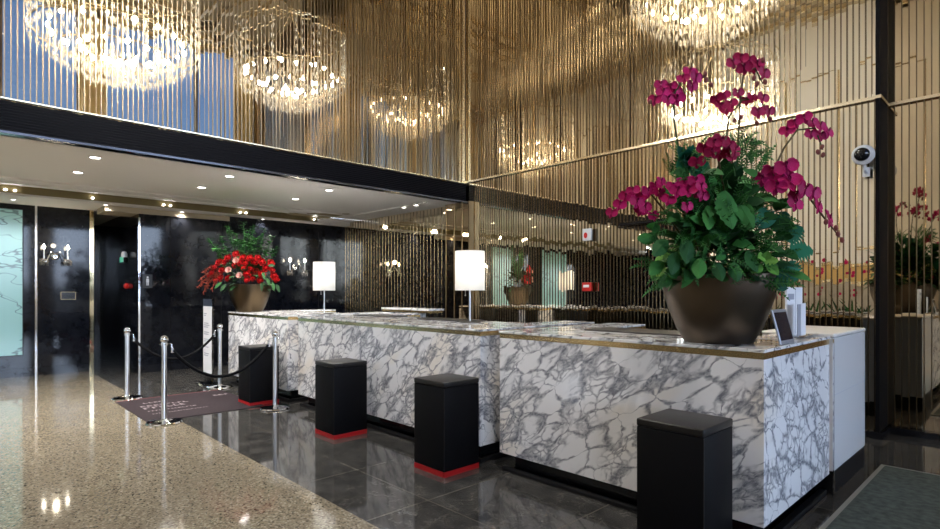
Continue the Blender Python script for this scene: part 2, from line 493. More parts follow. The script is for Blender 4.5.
def lobby_ceiling():
    mb = MB()
    mb.poly([(XU - .1, YB - .1, H), (XU - .1, 7.1, H), (XWIN + .1, 7.1, H), (XWIN + .1, YB - .1, H)])
    # stepped cream coffers
    for (x0, x1, y0, y1) in ((-6.6, -2.3, -3.2, 6.1), (-1.7, 2.6, -3.2, 6.1)):
        for k, (ins, dz) in enumerate(((0, .30), (.35, .20), (.75, .10))):
            a, b, c, d = x0 + ins, x1 - ins, y0 + ins, y1 - ins; w = .3
            mb.cur = 0
            mb.box(a, b, c, c + w, H - dz, H); mb.box(a, b, d - w, d, H - dz, H); mb.box(a, a + w, c, d, H - dz, H); mb.box(b - w, b, c, d, H - dz, H)
            mb.cur = 1; g = .07; z = H - dz
            mb.box(a, b, c + w, c + w + g, z - .04, z + .06); mb.box(a, b, d - w - g, d - w, z - .04, z + .06)
            mb.box(a + w, a + w + g, c, d, z - .04, z + .06); mb.box(b - w - g, b - w, c, d, z - .04, z + .06)
    struct('ceiling', mb, [pmat('antique_cream_ceiling', (.40, .33, .23), .55), GOLDTRIM])
lobby_ceiling()

# ------------------------------------------------------------------ mirrored walls
def mirror_strips(mb, p0, u, n, L, z0, z1, sp, yaw=.17, pitch=.45):
    """vertical mirror strips, each hung a touch out of true, as in the room"""
    u = Vector(u); n = Vector(n); N = int(round(L / sp)); up = Vector((0, 0, 1))
    for i in range(N):
        a = i * sp; yw = math.radians(random.gauss(0, yaw)); pt = math.radians(random.gauss(0, pitch)); ph = rnd() * 6
        K = max(1, int((z1 - z0) / .35)); vs = []
        for k in range(K + 1):
            z = z0 + (z1 - z0) * k / K
            off = -(z - (z0 + z1) / 2) * math.tan(pt) * 0.3 + .0009 * math.sin(z * 3.1 + ph) + .002
            for e in (0, 1):
                h = (e - .5) * sp
                vs.append(Vector(p0) + u * (a + e * sp) + n * (off + math.tan(yw) * h - .02) + up * z)
        mb.add(vs, [(2 * k, 2 * k + 1, 2 * k + 3, 2 * k + 2) for k in range(K)])

def bars(mb, p0, u, n, L, z0, z1, sp, w=.012, d=.006):
    u = Vector(u); n = Vector(n); N = int(round(L / sp))
    for i in range(N + 1):
        c = Vector(p0) + u * (i * sp)
        q = [c - u * w / 2 - n * .018, c + u * w / 2 - n * .018, c + u * w / 2 + n * (d - .017), c - u * w / 2 + n * (d - .017)]
        mb.add([v + Vector((0, 0, z0)) for v in q] + [v + Vector((0, 0, z1)) for v in q],
               [(0, 1, 5, 4), (1, 2, 6, 5), (2, 3, 7, 6), (3, 0, 4, 7), (4, 5, 6, 7)])

SP = .052
# back wall, upper and lower
mb = MB().box(XB - .1, -1.17, YW + .035, YW + .12, 0, H)
wb = struct('wall_back', mb, BLACKMATT)
mb = MB(); mirror_strips(mb, (XU, YW, 0), (1, 0, 0), (0, -1, 0), -1.165 - XU, 3.33, H, SP)
obj('mirror_upper', mb, MIRROR, wb)
mb = MB(); mirror_strips(mb, (XB, YW, 0), (1, 0, 0), (0, -1, 0), -1.165 - XB, .06, 3.31, SP, .08, .22)
obj('mirror_lower', mb, MIRROR, wb)
mb = MB(); bars(mb, (XU, YW, 0), (1, 0, 0), (0, -1, 0), -1.17 - XU, 3.33, H, SP); bars(mb, (-6.8, YW, 0), (1, 0, 0), (0, -1, 0), -1.17 + 6.8, .06, 3.31, SP)
bars(mb, (XB, YW, 0), (1, 0, 0), (0, -1, 0), 3.55, .06, 2.96, SP * 2, .005, .004)
obj('bars', mb, BAR, wb)
struct('trim_1', MB().box(XU, -1.175, YW - .03, YW, 3.305, 3.335), GOLDTRIM)
struct('baseboard_back', MB().box(XB, -1.175, YW - .02, YW + .03, 0, .06), BLACKGLOSS)

# pilaster under the fascia
mb = MB().box(-7.42, -6.82, 6.50, YW + .03, 0, ZS)
wp = struct('wall_pilaster', mb, MIRROR_BRONZE)
mb = MB()
for x in (-7.42, -7.2, -7.0, -6.82): mb.box(x - .006, x + .006, 6.49, 6.50, 0, ZS)
mb.box(-6.83, -6.815, 6.49, 6.6, 0, ZS)
obj('bars', mb, BAR_DARK, wp)

# black column and the set-back panel to its right
struct('wall_column', MB().box(-1.17, -1.138, 6.572, 7.0, 0, H), pmat('black_column_lacquer', (.006, .006, .007), .45, spec=.04))
mb = MB().box(-1.15, XWIN, 6.985, 7.08, 0, H)
wr = struct('wall_right_panel', mb, BLACKMATT)
mb = MB(); mirror_strips(mb, (-1.145, 6.95, 0), (1, 0, 0), (0, -1, 0), XWIN + 1.145, .06, H, .058, .1, .28)
obj('mirror_strips', mb, MIRROR_BRONZE, wr)
mb = MB(); bars(mb, (-1.14, 6.95, 0), (1, 0, 0), (0, -1, 0), XWIN + 1.1, .06, H, .058, .009, .005)
obj('bars', mb, BAR_DARK, wr)
struct('trim_4', MB().box(-1.145, XWIN, 6.92, 6.95, 3.305, 3.335).box(-1.175, -1.138, 6.555, 6.572, 3.305, 3.335).box(-1.138, -1.122, 6.555, 6.95, 3.305, 3.335), GOLDTRIM)
struct('baseboard_right', MB().box(-1.145, XWIN, 6.90, 6.95, 0, .07).box(-1.20, -1.138, 6.545, 6.572, 0, .07).box(-1.138, -1.11, 6.545, 6.95, 0, .07), BLACKGLOSS)

# mirrored wall above the fascia
mb = MB().box(XU - .12, XU - .035, YB - 3, YW, ZS, H)
wu = struct('wall_left_upper', mb, BLACKMATT)
mb = MB(); mirror_strips(mb, (XU, YB - 2.8, 0), (0, 1, 0), (1, 0, 0), YW - YB + 2.8, 3.30, H, .05, .18, .45)
obj('mirror_strips', mb, MIRROR_PALE, wu)
mb = MB(); bars(mb, (XU, YB - 2.8, 0), (0, 1, 0), (1, 0, 0), YW - YB + 2.8 - .03, 3.30, H, .05, .011, .005)
obj('bars', mb, BAR_DARK, wu)
mb = MB().box(XU, XU + .03, YW - .07, YW - .03, 3.3, H)
obj('corner_bead', mb, GOLDTRIM, wu)
# ribbed black fascia
mb = MB(); N = 10
for k in range(N):
    z0 = ZS + .02 + k * .28 / N; z1 = z0 + .28 / N
    mb.box(XU - .05, XU + .045, YB - 2.8, YW - .02, z0 + .005, z1 - .005); mb.box(XU - .05, XU + .028, YB - 2.8, YW - .02, z1 - .005, z1 + .005)
fa = struct('trim_5', mb, pmat('black_ribbed_fascia', (.0035, .0035, .005), .5, spec=.06))
obj('metal_edge', MB().box(XU - .06, XU + .05, YB - 2.8, YW - .02, ZS - .003, ZS + .020), pmat('dark_metal_edge', (.07, .07, .08), .2, 1.), fa)
obj('metal_top', MB().box(XU, XU + .05, YB - 2.8, YW - .02, 3.298, 3.312), GOLDTRIM, fa)

# ------------------------------------------------------------------ black marble walls
mb = MB().box(XD - .3, XD, YBL, 1.93, 0, ZS)
wl = struct('wall_left', mb, BLACKMARBLE)
mb = MB()
for y in (-4.0, -1.2, 1.173): mb.box(XD, XD + .012, y - .016, y + .016, 0, ZS)
obj('metal_strips', mb, CHROME, wl)
struct('trim_6', MB().box(XD - .06, XD + .03, 1.93, 1.99, 0, 2.883), pmat('polished_gold_jamb', (.85, .70, .42), .06, 1.))
mb = MB().box(XB - .12, XB, 2.51, YW + .05, 0, 2.884).box(-14.6, XB - .12, 2.51, 2.63, 0, 2.884)
wk = struct('wall_far', mb, BLACKMARBLE)
obj('metal_corner', MB().box(XB - .01, XB + .014, 2.495, 2.525, 0, 2.72), CHROME, wk)
mb = MB()
for y in (3.9, 5.95): mb.box(XB, XB + .006, y - .006, y + .006, 0, 2.72)
obj('panel_seams', mb, BLACKMATT, wk)
struct('wall_corridor', MB().box(-14.7, -14.55, 1.5, 2.7, 0, 3).box(-14.6, XD - .3, 1.8, 1.93, 0, 3), BLACKGLOSS)

def art(y0, y1, label):
    t = thing('wall_art', label, 'wall art', (XD, (y0 + y1) / 2, 1.58), 0, 'mint wall panels with branch drawing')
    w = (y1 - y0) / 2
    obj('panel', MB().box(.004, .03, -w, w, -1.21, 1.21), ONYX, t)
    obj('frame', MB().box(0, .026, -w - .015, w + .015, -1.225, 1.225), BLACKMATT, t)
art(-.06, .99, 'pale mint panel with dark branch lines on black marble wall')
art(-2.85, -1.45, 'pale mint panel further along the black marble wall')

# dark rear of the low part of the lobby, with a bright window in it
mb = MB().box(XD, -9.6, YBL - .1, YBL, 0, ZS).box(-7.9, XU, YBL - .1, YBL, 0, ZS).box(-9.6, -7.9, YBL - .1, YBL, 2.5, ZS).box(-9.6, -7.9, YBL - .1, YBL, 0, .9)
struct('wall_front_low', mb, BLACKMARBLE)
def window(name, x0, x1, y0, y1, z0, z1, nm, axis):
    mb = MB(); f = .05
    def bx(a, b, c, d):
        if axis == 'x': mb.box(x0 - .04, x0 + .04, a, b, c, d)
        else: mb.box(a, b, y0 - .04, y0 + .04, c, d)
    a0, a1 = (y0, y1) if axis == 'x' else (x0, x1)
    for k in range(nm + 1):
        c = a0 + (a1 - a0) * k / nm; bx(c - f / 2, c + f / 2, z0, z1)
    for z in (z0, z0 + (z1 - z0) * .27, z0 + (z1 - z0) * .66, z1): bx(a0, a1, z - f / 2, z + f / 2)
    o = struct(name, mb, BAR_DARK)
    g = MB()
    if axis == 'x': g.poly([(x0, y0, z0), (x0, y1, z0), (x0, y1, z1), (x0, y0, z1)])
    else: g.poly([(x0, y0, z0), (x1, y0, z0), (x1, y0, z1), (x0, y0, z1)])
    obj('pane', g, GLASS, o)
window('window_4', -9.6, -7.9, YBL - .05, YBL - .05, .9, 2.5, 3, 'y')

# cream wall behind the photographer
mb = MB(); mb.box(XU - .1, XWIN, YB - .15, YB, 2.13, H)
for k in range(6):
    x0 = XU + .3 + k * 1.65
    mb.cur = 1
    for (a, b, c, d) in ((x0, x0 + 1.3, 2.5, 2.54), (x0, x0 + 1.3, 7.2, 7.24), (x0, x0 + .04, 2.5, 7.24), (x0 + 1.26, x0 + 1.3, 2.5, 7.24)): mb.box(a, b, YB, YB + .03, c, d)
    mb.cur = 0
mb.cur = 1; mb.box(XU - .1, XWIN, YB - .1, YB + .05, 1.62, 1.70); mb.box(XU - .1, XWIN, YB - .1, YB + .05, 2.08, 2.16)
mb.cur = 3; mb.box(XU - .1, XWIN, YB - .12, YB + .02, 1.70, 2.08)
mb.cur = 2; mb.box(XU - .1, XWIN, YB - .15, YB + .02, 0, 1.62)
struct('wall_front', mb, [CREAM, GOLDTRIM, WAINSCOT, pmat('golden_plaster_band', (.62, .42, .16), .4)])

# window wall to the street
mb = MB(); PY = (-3.7, -.55, 2.46, 6.55)
for y in PY: mb.box(XWIN, XWIN + .35, y, y + (.74 if y < 5 else .5), 0, H)
mb.cur = 1
for y in PY: 
    for d in ((.08, .58) if y < 5 else (.05,)): mb.box(XWIN - .03, XWIN, y + d, y + d + .08, 0, H)
mb.cur = 0
mb.box(XWIN, XWIN + .35, YB, 7.05, 0, .35); mb.box(XWIN, XWIN + .35, YB, 7.05, 8.6, H)
struct('wall_window_side', mb, [pmat('gold_pillar_stone', (.62, .44, .20), .35, var=.2, vscale=3), GOLDTRIM])
for i in range(3):
    window('window_%d' % (i + 1), XWIN + .15, XWIN + .15, PY[i] + .74, PY[i + 1], .35, 8.6, 3, 'x')
# pavement and a building line outside
struct('pavement_outside', MB().box(XWIN + .4, 40, -30, 30, -.3, -.05), STONE)

# ------------------------------------------------------------------ downlights
def downlight(loc, label, r=.052, e=95., group='round recessed downlights in the white soffit', proto=[]):
    t = thing('recessed_downlight', label, 'ceiling light', loc, 0, group)
    key = round(r, 3)
    obj('trim_ring', MB().lathe([(r * 1.3, 0), (r * 1.3, -.008), (r * 1.02, -.010), (r, -.004)], n=28, cap=False), WHITEPL, t, True)
    obj('lens', MB().lathe([(.001, -.005), (r, -.005)], n=24, cap=False), LENS, t)
    if e: lamp('downlight_beam', 'SPOT', (0, 0, -.03), e, (1, .95, .88), t, .04, spot=math.radians(125))
    return t
rows = ('first', 'second', 'third', 'fourth')
for k, y in enumerate((1.28, 2.785, 4.26, 6.1)):
    for x, nm in ((-7.55, 'along the black fascia'), (-8.65, 'in the row further from the fascia')):
        if k == 3: x = -7.79 if x == -7.55 else -8.15
        w = rows[k] if k < 3 else 'last, by the gold mirrored wall,'
        downlight((x, y, ZS), 'soffit downlight, %s from the left %s' % (w, nm) if k < 3 else 'soffit downlight close to the gold mirrored wall, %s' % nm)
for (x, y) in ((-7.55, -.25), (-8.65, -.25), (-7.55, -1.8), (-8.65, -1.8), (-7.55, -3.4), (-8.65, -3.4)):
    downlight((x, y, ZS), 'round white soffit downlight, one of those left of the frame edge')
tl = [('first pair from the left', .755), ('second pair from the left', 1.79), ('third pair from the left', 2.89), ('fourth pair from the left', 4.225), ('far end', 5.72)]
for nm, y in tl:
    for d in ((-.055, .055) if nm != 'far end' and nm != 'second pair from the left' else (0,)):
        side = '' if d == 0 else (', left one' if d < 0 else ', right one')
        downlight((-10.765, y + d, 2.955), 'small spotlight in the olive ceiling cove, %s%s' % (nm.replace('pair ', '') if d == 0 else nm, side), .02, 6., 'small spotlights in the olive cove').rotation_euler = (0, math.radians(-50), 0)
for k, y in enumerate((.83, 2.0, 3.18, 4.68)):
    downlight((-11.3 if k < 1 else -10.92, y, 2.885), 'small downlight in white border between cove and black wall, %s from left' % rows[k], .032, 22., 'downlights in the ceiling border')

# ------------------------------------------------------------------ chandeliers (above the frame, seen in the mirrors)
CBULB = mesh_of('chandelier_bulb', MB().lathe([(.008, -.035), (.026, -.01), (.030, .01), (.018, .035), (.003, .055)], n=10), emit('chandelier_bulb_glow', (1, .97, .92), 330.), True)
CBULB2 = CBULB.copy(); CBULB2.materials[0] = emit('chandelier_bulb_soft_glow', (1, .97, .92), 100.)
def chandelier(loc, label, CBULB=CBULB):
    t = thing('crystal_chandelier', label, 'chandelier', loc, 0, 'crystal chandeliers of the lobby')
    mb = MB(); st = random.getstate(); random.seed(3)
    def drop(x, y, z, l, w):
        a = rnd() * PI; q = [(x + w * math.cos(a + k * PI / 2), y + w * math.sin(a + k * PI / 2), z) for k in range(4)]
        mb.add(q + [(x, y, z + l * .35), (x, y, z - l)], [(0, 1, 4), (1, 2, 4), (2, 3, 4), (3, 0, 4), (1, 0, 5), (2, 1, 5), (3, 2, 5), (0, 3, 5)])
    for i in range(11):
        r = .06 + i * .1; n = int(8 + r * 46)
        zb = .05 + .50 * (r / 1.08) ** 2
        for k in range(n):
            a = 2 * PI * (k + rnd() * .5) / n
            for j in range(2 if r < 1 else 6): drop(r * math.cos(a), r * math.sin(a), zb + .1 + j * .17 + rnd() * .05, .09, .016)
    obj('crystals', mb, CRYSTAL, t)
    mb = MB()
    for r, z in ((1.06, 1.65), (1.06, .75), (.7, .55), (.35, .4)):
        mb.tube([(r * math.cos(2 * PI * k / 48), r * math.sin(2 * PI * k / 48), z) for k in range(49)], .012, 6)
    for k in range(8):
        a = 2 * PI * k / 8; mb.tube([(1.06 * math.cos(a), 1.06 * math.sin(a), 1.65), (0, 0, 2.1)], .01, 6)
    mb.tube([(0, 0, .4), (0, 0, H - loc[2] - .05)], .02, 8)
    obj('frame', mb, GOLDTRIM, t)
    obj('ceiling_rose', MB().lathe([(.001, H - loc[2] - .02), (.2, H - loc[2] - .06), (.2, H - loc[2] - .002)], n=32), GOLDTRIM, t, True)
    for r, n, z in ((.85, 18, .78), (.5, 12, .6), (.2, 6, .5)):
        for k in range(n): link('bulb', CBULB, t, (r * math.cos(2 * PI * k / n), r * math.sin(2 * PI * k / n), z))
    random.setstate(st)
chandelier((-4.65, 1.9, 4.35), 'large crystal chandelier mirrored in the wall above the fascia')
chandelier((-3.45, 5.15, 5.0), 'crystal chandelier hanging above the desks, mirrored in the back wall', CBULB2)

# unseen ceiling spots, added to brighten the desk fronts and the cream wall
for i, (x, y) in enumerate(((-5.6, -.3), (-3.0, .2), (-.2, 1.2), (-6.3, .8), (-5.9, -2.7), (-4.2, -2.7), (-2.4, -2.7))):
    t = thing('recessed_downlight', 'added unseen downlight in the high cream ceiling', 'ceiling light', (x, y, H - .0), 0, 'added downlights in the high lobby ceiling')
    obj('trim_ring', MB().lathe([(.14, -.001), (.14, -.012), (.1, -.012), (.1, -.004)], n=24, cap=False), WHITEPL, t, True)
    obj('lens', MB().lathe([(.001, -.006), (.1, -.006)], n=24, cap=False), LENS, t)
    lamp('downlight_beam', 'SPOT', (0, 0, -.05), 620 if y > -2 else 3200, (1, .97, .93), t, .1, spot=math.radians(85 if y > -2 else 105))

# ------------------------------------------------------------------ reception desks
YF = 3.235
def desk(x0, x1, label, end_block=False):
    cx = (x0 + x1) / 2; w = (x1 - x0) / 2
    t = thing('reception_desk', label, 'reception desk', (cx, YF, 0), 0, 'marble reception desks in a row')
    ZB, ZG, ZM, ZT = .147, 1.063, 1.10, 1.118
    D1, D2 = 1.0, (1.29 if end_block else 1.66)
    th = .04
    obj('front_panel', MB().box(-w, w, 0, th, ZB, ZG), MARBLE, t, bevel=.002, bseg=1)
    obj('end_panel', MB().box(w - th, w, th, D2, ZB, ZG), MARBLE, t, bevel=.002, bseg=1)
    obj('end_panel', MB().box(-w, -w + th, th, 1.66, ZB, ZG), MARBLE, t, bevel=.002, bseg=1)
    rt = .36
    u = [(-w, 0), (w, 0), (w, D2), (w - rt, D2), (w - rt, D1), (-w + rt, D1), (-w + rt, 1.66), (-w, 1.66)]
    e = .006
    ue = [(-w - e, -e), (w + e, -e), (w + e, D2), (w - rt, D2), (w - rt, D1), (-w + rt, D1), (-w + rt, 1.66), (-w - e, 1.66)]
    obj('countertop', MB().prism(ue, ZM, ZT), MARBLE_TOP, t, bevel=.002, bseg=1)
    mb = MB(); 
    mb.box(-w, w, 0, .02, ZG, ZM); mb.box(w - .02, w, .02, D2, ZG, ZM); mb.box(-w, -w + .02, .02, 1.66, ZG, ZM)
    mb.box(-w + rt, w - rt, D1 - .02, D1, ZG, ZM); mb.box(w - rt, w - rt + .02, D1, D2, ZG, ZM); mb.box(-w + rt - .02, -w + rt, D1, 1.66, ZG, ZM)
    obj('brass_band', mb, GOLD, t)
    obj('toe_kick', MB().box(-w + .09, w - .09, .09, .13, 0, ZB).box(w - .13, w - .09, .13, D2, 0, ZB).box(-w + .09, -w + .13, .13, 1.66, 0, ZB), BLACKGLOSS, t)
    obj('foot_rail', MB().box(-w + .01, w - .01, .015, .06, 0, .035).box(w - .06, w - .015, .06, D2, 0, .035), BLACKMATT, t, bevel=.008)
    mb = MB().box(-w + th, w - th, .06, D1 - .05, .72, .75).box(-w + th, w - th, .06, .08, ZB, ZG)
    mb.box(w - rt, w - rt + .02, D1, D2, .05, ZG).box(-w + rt - .02, -w + rt, D1, 1.66, .05, ZG)
    mb.box(-w + th, w - th, .5, .52, ZB, ZG)
    obj('inner_cabinet', mb, BLACKMATT, t)
    return t
desk(-8.816, -6.778, 'far left marble reception desk, under the bowl of red flowers')
desk(-6.493, -3.26, 'long middle marble reception desk with a lit lamp near its right end')
desk(-3.042, -1.072, 'nearest marble reception desk, under the bowl of magenta orchids', True)

# white cabinet at the end of the nearest desk
t = thing('end_cabinet', 'glossy white panelled cabinet at the right end of the nearest desk', 'cabinet', (-1.2, 5.0, 0))
obj('body', MB().box(-.32, .15, -.455, .5, .165, 1.105), LACQUER, t, bevel=.004)
obj('top', MB().box(-.325, .155, -.46, .505, 1.107, 1.135), pmat('cream_top', (.80, .76, .70), .3), t, bevel=.012, bseg=3)
obj('plinth', MB().box(-.3, .147, -.45, .49, 0, .163), BLACKMATT, t)
obj('joint', MB().box(.1505, .1512, -.45, .495, .70, .704), PRINT, t)
obj('chrome_edge', MB().box(.147, .154, -.467, -.457, .01, 1.1), CHROME, t)

# low marble counter at the back of the far desks
t = thing('back_counter', 'small marble back counter behind the far desk, against gold wall', 'counter', (-7.07, 5.42, 0))
obj('pedestal', MB().box(-.29, .29, -.08, .10, 0, 1.10), MARBLE, t, bevel=.002, bseg=1)
obj('slab', MB().box(-.62, .62, -.11, .2, 1.135, 1.165), MARBLE_TOP, t, bevel=.002, bseg=1)
obj('brass_band', MB().box(-.6, .6, -.1, .19, 1.10, 1.135), GOLD, t)
obj('side_support', MB().box(-.6, -.56, -.08, .18, 0, 1.10), BLACKMATT, t)

# ------------------------------------------------------------------ stools
def stool(loc, label):
    t = thing('stool', label, 'stool', loc, 0, 'black square stools in front of the desks')
    h = .191
    obj('body', MB().box(-h + .003, h - .003, -h + .003, h - .003, .042, .690), LEATHER, t, True, bevel=.008, bseg=2)
    obj('seat_cushion', MB().box(-h + .002, h - .002, -h + .002, h - .002, .690, .732), LEATHER_TOP, t, True, bevel=.009, bseg=3)
    obj('plinth', MB().box(-h + .004, h - .004, -h + .004, h - .004, 0, .042), RED, t)
    obj('piping', MB().tube([(h - .002, -h + .002, .05), (h - .002, -h + .002, .685)], .0028, 6), LEATHER_TOP, t)
    return t
s0 = stool((-1.4, 2.985, 0), 'nearest black square stool, before the desk with orchids, its foot cut off by the frame')
for x, y, lb in ((-3.395, 2.98, 'black square stool with red plinth before the right end of the middle desk'),
                 (-4.955, 2.93, 'black square stool with red plinth before the left half of the middle desk'),
                 (-7.06, 2.97, 'black square stool behind the rope barrier, before the far left desk')):
    dup(s0, (x, y, 0), lb)

# ------------------------------------------------------------------ table lamps
def tlamp(loc, label):
    t = thing('table_lamp', label, 'table lamp', loc, 0, 'lit table lamps on the desks')
    obj('base', MB().lathe([(.115, 0), (.115, .010), (.108, .014), (.02, .016)], n=40), pmat('dark_metal_lamp_base', (.10, .095, .09), .4, 1.), t, True)
    obj('pole', MB().tube([(0, 0, .012), (0, 0, .40)], .009, 12), BRUSHED, t, True)
    obj('lamp_shade', MB().lathe([(.147, .325), (.150, .327), (.150, .718), (.147, .72), (.147, .325)], n=48, cap=False), SHADE, t, True)
    mb = MB()
    for k in range(3):
        a = k * 2 * PI / 3; mb.tube([(0, 0, .40), (.147 * math.cos(a), .147 * math.sin(a), .43)], .003, 6)
    obj('shade_holder', mb, BRUSHED, t)
    obj('pull_switch', MB().tube([(-.035, -.03, .36), (-.035, -.03, .275)], .003, 6).sphere((-.035, -.03, .275), .007, 8, 6), BRUSHED, t)
    obj('bulb', MB().sphere((0, 0, .55), .035, 12, 8, 1.3), LBULB, t)
    return t
tlamp((-4.03, 3.85, 1.118), 'lit white drum lamp in the middle, before the mirrored pilaster')
tlamp((-6.94, 3.84, 1.118), 'lit white drum lamp beside the bowl of red flowers')

# dark desk pads
o = obj('desk_pad', MB().box(-.42, .42, -.19, .19, 0, .012), DARKPAD, None, bevel=.003, loc=(-2.18, 3.95, 1.118)); tag(o, 'flat charcoal desk pad on the nearest desk, left of the orchids', 'desk pad')
o = obj('desk_pad', MB().box(-.4, .4, -.14, .14, 0, .012), DARKPAD, None, bevel=.003, loc=(-4.55, 4.04, 1.118)); tag(o, 'flat charcoal desk pad beside the lamp on the middle desk', 'desk pad')
o = obj('desk_pad', MB().box(-.4, .4, -.14, .14, 0, .012), DARKPAD, None, bevel=.003, loc=(-5.9, 4.04, 1.118)); tag(o, 'flat charcoal desk pad on the left half of the middle desk', 'desk pad')

# tablet, sign, brochures on the nearest desk
t = thing('tablet_computer', 'grey framed tablet tilted back beside the orchid bowl', 'tablet', (-1.085, 3.685, 1.118))
M = Matrix.Rotation(math.radians(-14), 4, 'Y')
def tl_box(x0, x1, y0, y1, z0, z1):
    m = MB().box(x0, x1, y0, y1, z0, z1); m.v = [tuple(M @ Vector(v)) for v in m.v]; return m
obj('frame', tl_box(-.012, 0, -.125, .125, .004, .215), SILVER, t, bevel=.004)
obj('screen', tl_box(.0002, .0015, -.108, .108, .026, .196), SCREEN, t)
obj('stand', MB().box(-.05, .005, .0, .10, 0, .006).box(-.05, -.042, .0, .10, .004, .10), SILVER, t, bevel=.002)
t = thing('sign_holder', 'tall white leaflet stand at the right end of the nearest desk', 'sign holder', (-1.24, 4.33, 1.118))
obj('panel', MB().box(-.006, .006, -.17, .17, .012, .345), PAPER, t)
obj('print', MB().box(.0062, .0072, -.15, -.02, .26, .30).box(.0062, .0072, .01, .015, .02, .34).box(.0062, .0072, .05, .13, .09, .10).box(.0062, .0072, .05, .14, .15, .158).box(.0062, .0072, .05, .12, .21, .218), PRINT, t)
obj('foot', MB().box(-.06, .09, -.18, .18, 0, .012), ACRYL, t, bevel=.002)
t = thing('brochure', 'folded white and grey leaflet propped before the white leaflet stand', 'leaflet', (-1.16, 4.2, 1.118))
obj('cover', MB().box(.0, .004, -.01, .09, .013, .235), PAPER, t)
obj('spine', MB().box(-.004, .002, -.07, -.012, .013, .23), PRINT, t)
obj('foot', MB().box(-.01, .02, -.06, .09, 0.0125, .02), GOLDTRIM, t)

# ------------------------------------------------------------------ stanchions, ropes, mat, sign stand
def stanchion(x, y, label):
    t = thing('rope_stanchion', label, 'stanchion', (x, y, 0), 0, 'chrome rope stanchions')
    obj('base', MB().lathe([(.178, 0), (.180, .008), (.172, .022), (.12, .032), (.04, .040), (.03, .05)], n=48), CHROME, t, True)
    obj('pole', MB().lathe([(.0255, .045), (.0255, .84), (.031, .842), (.031, .872), (.022, .876)], n=24), BRUSHED, t, True)
    obj('finial', MB().lathe([(.020, .87), (.020, .878)], n=20).sphere((0, 0, .912), .041, 20, 12), CHROME, t, True)
    mb = MB()
    for k in range(4):
        a = k * PI / 2; mb.tube([(.031 * math.cos(a), .031 * math.sin(a), .857), (.045 * math.cos(a), .045 * math.sin(a), .857)], .006, 6)
    obj('rope_eyes', mb, CHROME, t)
    return t
st = ((-8.50, 1.80, 'chrome stanchion at the far left corner of the plum mat'),
      (-6.66, 1.76, 'chrome stanchion at the near left corner of the plum mat, closest to the viewer'),
      (-6.55, 2.96, 'chrome stanchion in front of the stool by the far left desk'),
      (-8.52, 3.0, 'chrome stanchion beside the standing notice board'))
p0 = stanchion(*st[0])
for x, y, lb in st[1:]: dup(p0, (x, y, 0), lb)
def rope(a, b, sag, label):
    A = Vector((*a, .857)); B = Vector((*b, .857)); d = (B - A).normalized(); A2 = A + d * .062; B2 = B - d * .062
    t = thing('barrier_rope', label, 'barrier rope', tuple(A))
    pts = []
    a3 = A2 + d * .02 - Vector((0, 0, .075)); b3 = B2 - d * .02 - Vector((0, 0, .075))
    for i in range(25):
        s = i / 24; p = a3.lerp(b3, s); p.z -= sag * (1 - (2 * s - 1) ** 2); pts.append(p - A)
    obj('rope', MB().tube(pts, .018, 12), ROPE, t, True)
    for s in (0, 1):
        P = (A2, B2)[s] - A; Q = (a3, b3)[s] - A; dd = d if s == 0 else -d
        obj('hook', MB().tube([P - dd * .008, P + dd * .010, P + dd * .012 - Vector((0, 0, .03)), Q + Vector((0, 0, .01)), Q - Vector((0, 0, .02))], [.005, .006, .008, .015, .020], 10), CHROME, t, True)
rope(st[0][:2], st[3][:2], .30, 'black velvet rope across the far end of the plum mat')
rope(st[1][:2], st[2][:2], .33, 'black velvet rope across the near end of the plum mat, closest to the viewer')

t = thing('floor_mat', 'plum floor mat with faded lettering between the stanchions', 'mat', (-7.555, 2.28, 0))
obj('mat', MB().box(-.775, .775, -.65, .65, 0, .008), MATFAB, t, bevel=.003)
obj('edge_stripe', MB().box(-.77, -.745, -.64, .64, .0082, .009), pmat('dull_red_edge', (.16, .03, .035), .7), t)
random.seed(11)
def textrow(x, h, y0, y1, lo, hi):
    y = y0; mb = MB()
    while y < y1:
        w = ru(lo, hi); k = rnd()
        mb.box(x - h / 2, x + h / 2, y, y + w * .35, .0082, .009)
        if k > .4: mb.box(x - h / 2, x - h / 2 + h * .25, y, y + w, .0082, .009)
        if k < .6: mb.box(x + h / 2 - h * .25, x + h / 2, y, y + w, .0082, .009)
        y += w * 1.35
    obj('lettering', mb, MATTXT, t)
textrow(-.18, .075, -.5, .02, .045, .06); textrow(-.03, .10, -.5, -.05, .05, .07); textrow(.17, .04, -.5, .0, .025, .035); textrow(.36, .03, -.5, .1, .02, .03)
textrow(-.4, .06, -.42, -.2, .04, .05)
textrow(-.35, .08, .42, .6, .04, .06)

t = thing('notice_stand', 'clear acrylic stand with a tall white notice beside the far desk', 'sign stand', (-9.03, 3.0, 0))
obj('sheet', MB().box(-.19, .17, -.006, .0, .12, 1.2), PAPER, t)
obj('header', MB().box(-.19, .17, -.0062, .0002, 1.2, 1.31), pmat('navy_header', (.035, .045, .07), .4), t)
mb = MB()
for z, w in ((1.08, .12), (1.05, .08), (.93, .2), (.90, .24), (.87, .18), (.79, .22), (.76, .2), (.68, .24), (.65, .12), (.56, .2), (.46, .22), (.43, .18)):
    mb.box(-.15, -.15 + w, -.0075, -.0062, z, z + .013)
obj('print', mb, PRINT, t)
obj('acrylic_panel', MB().box(-.2, .2, .0005, .02, .02, 1.32), ACRYL, t)
obj('base', MB().box(-.205, .205, -.12, .12, 0, .02), ACRYL, t, bevel=.004)

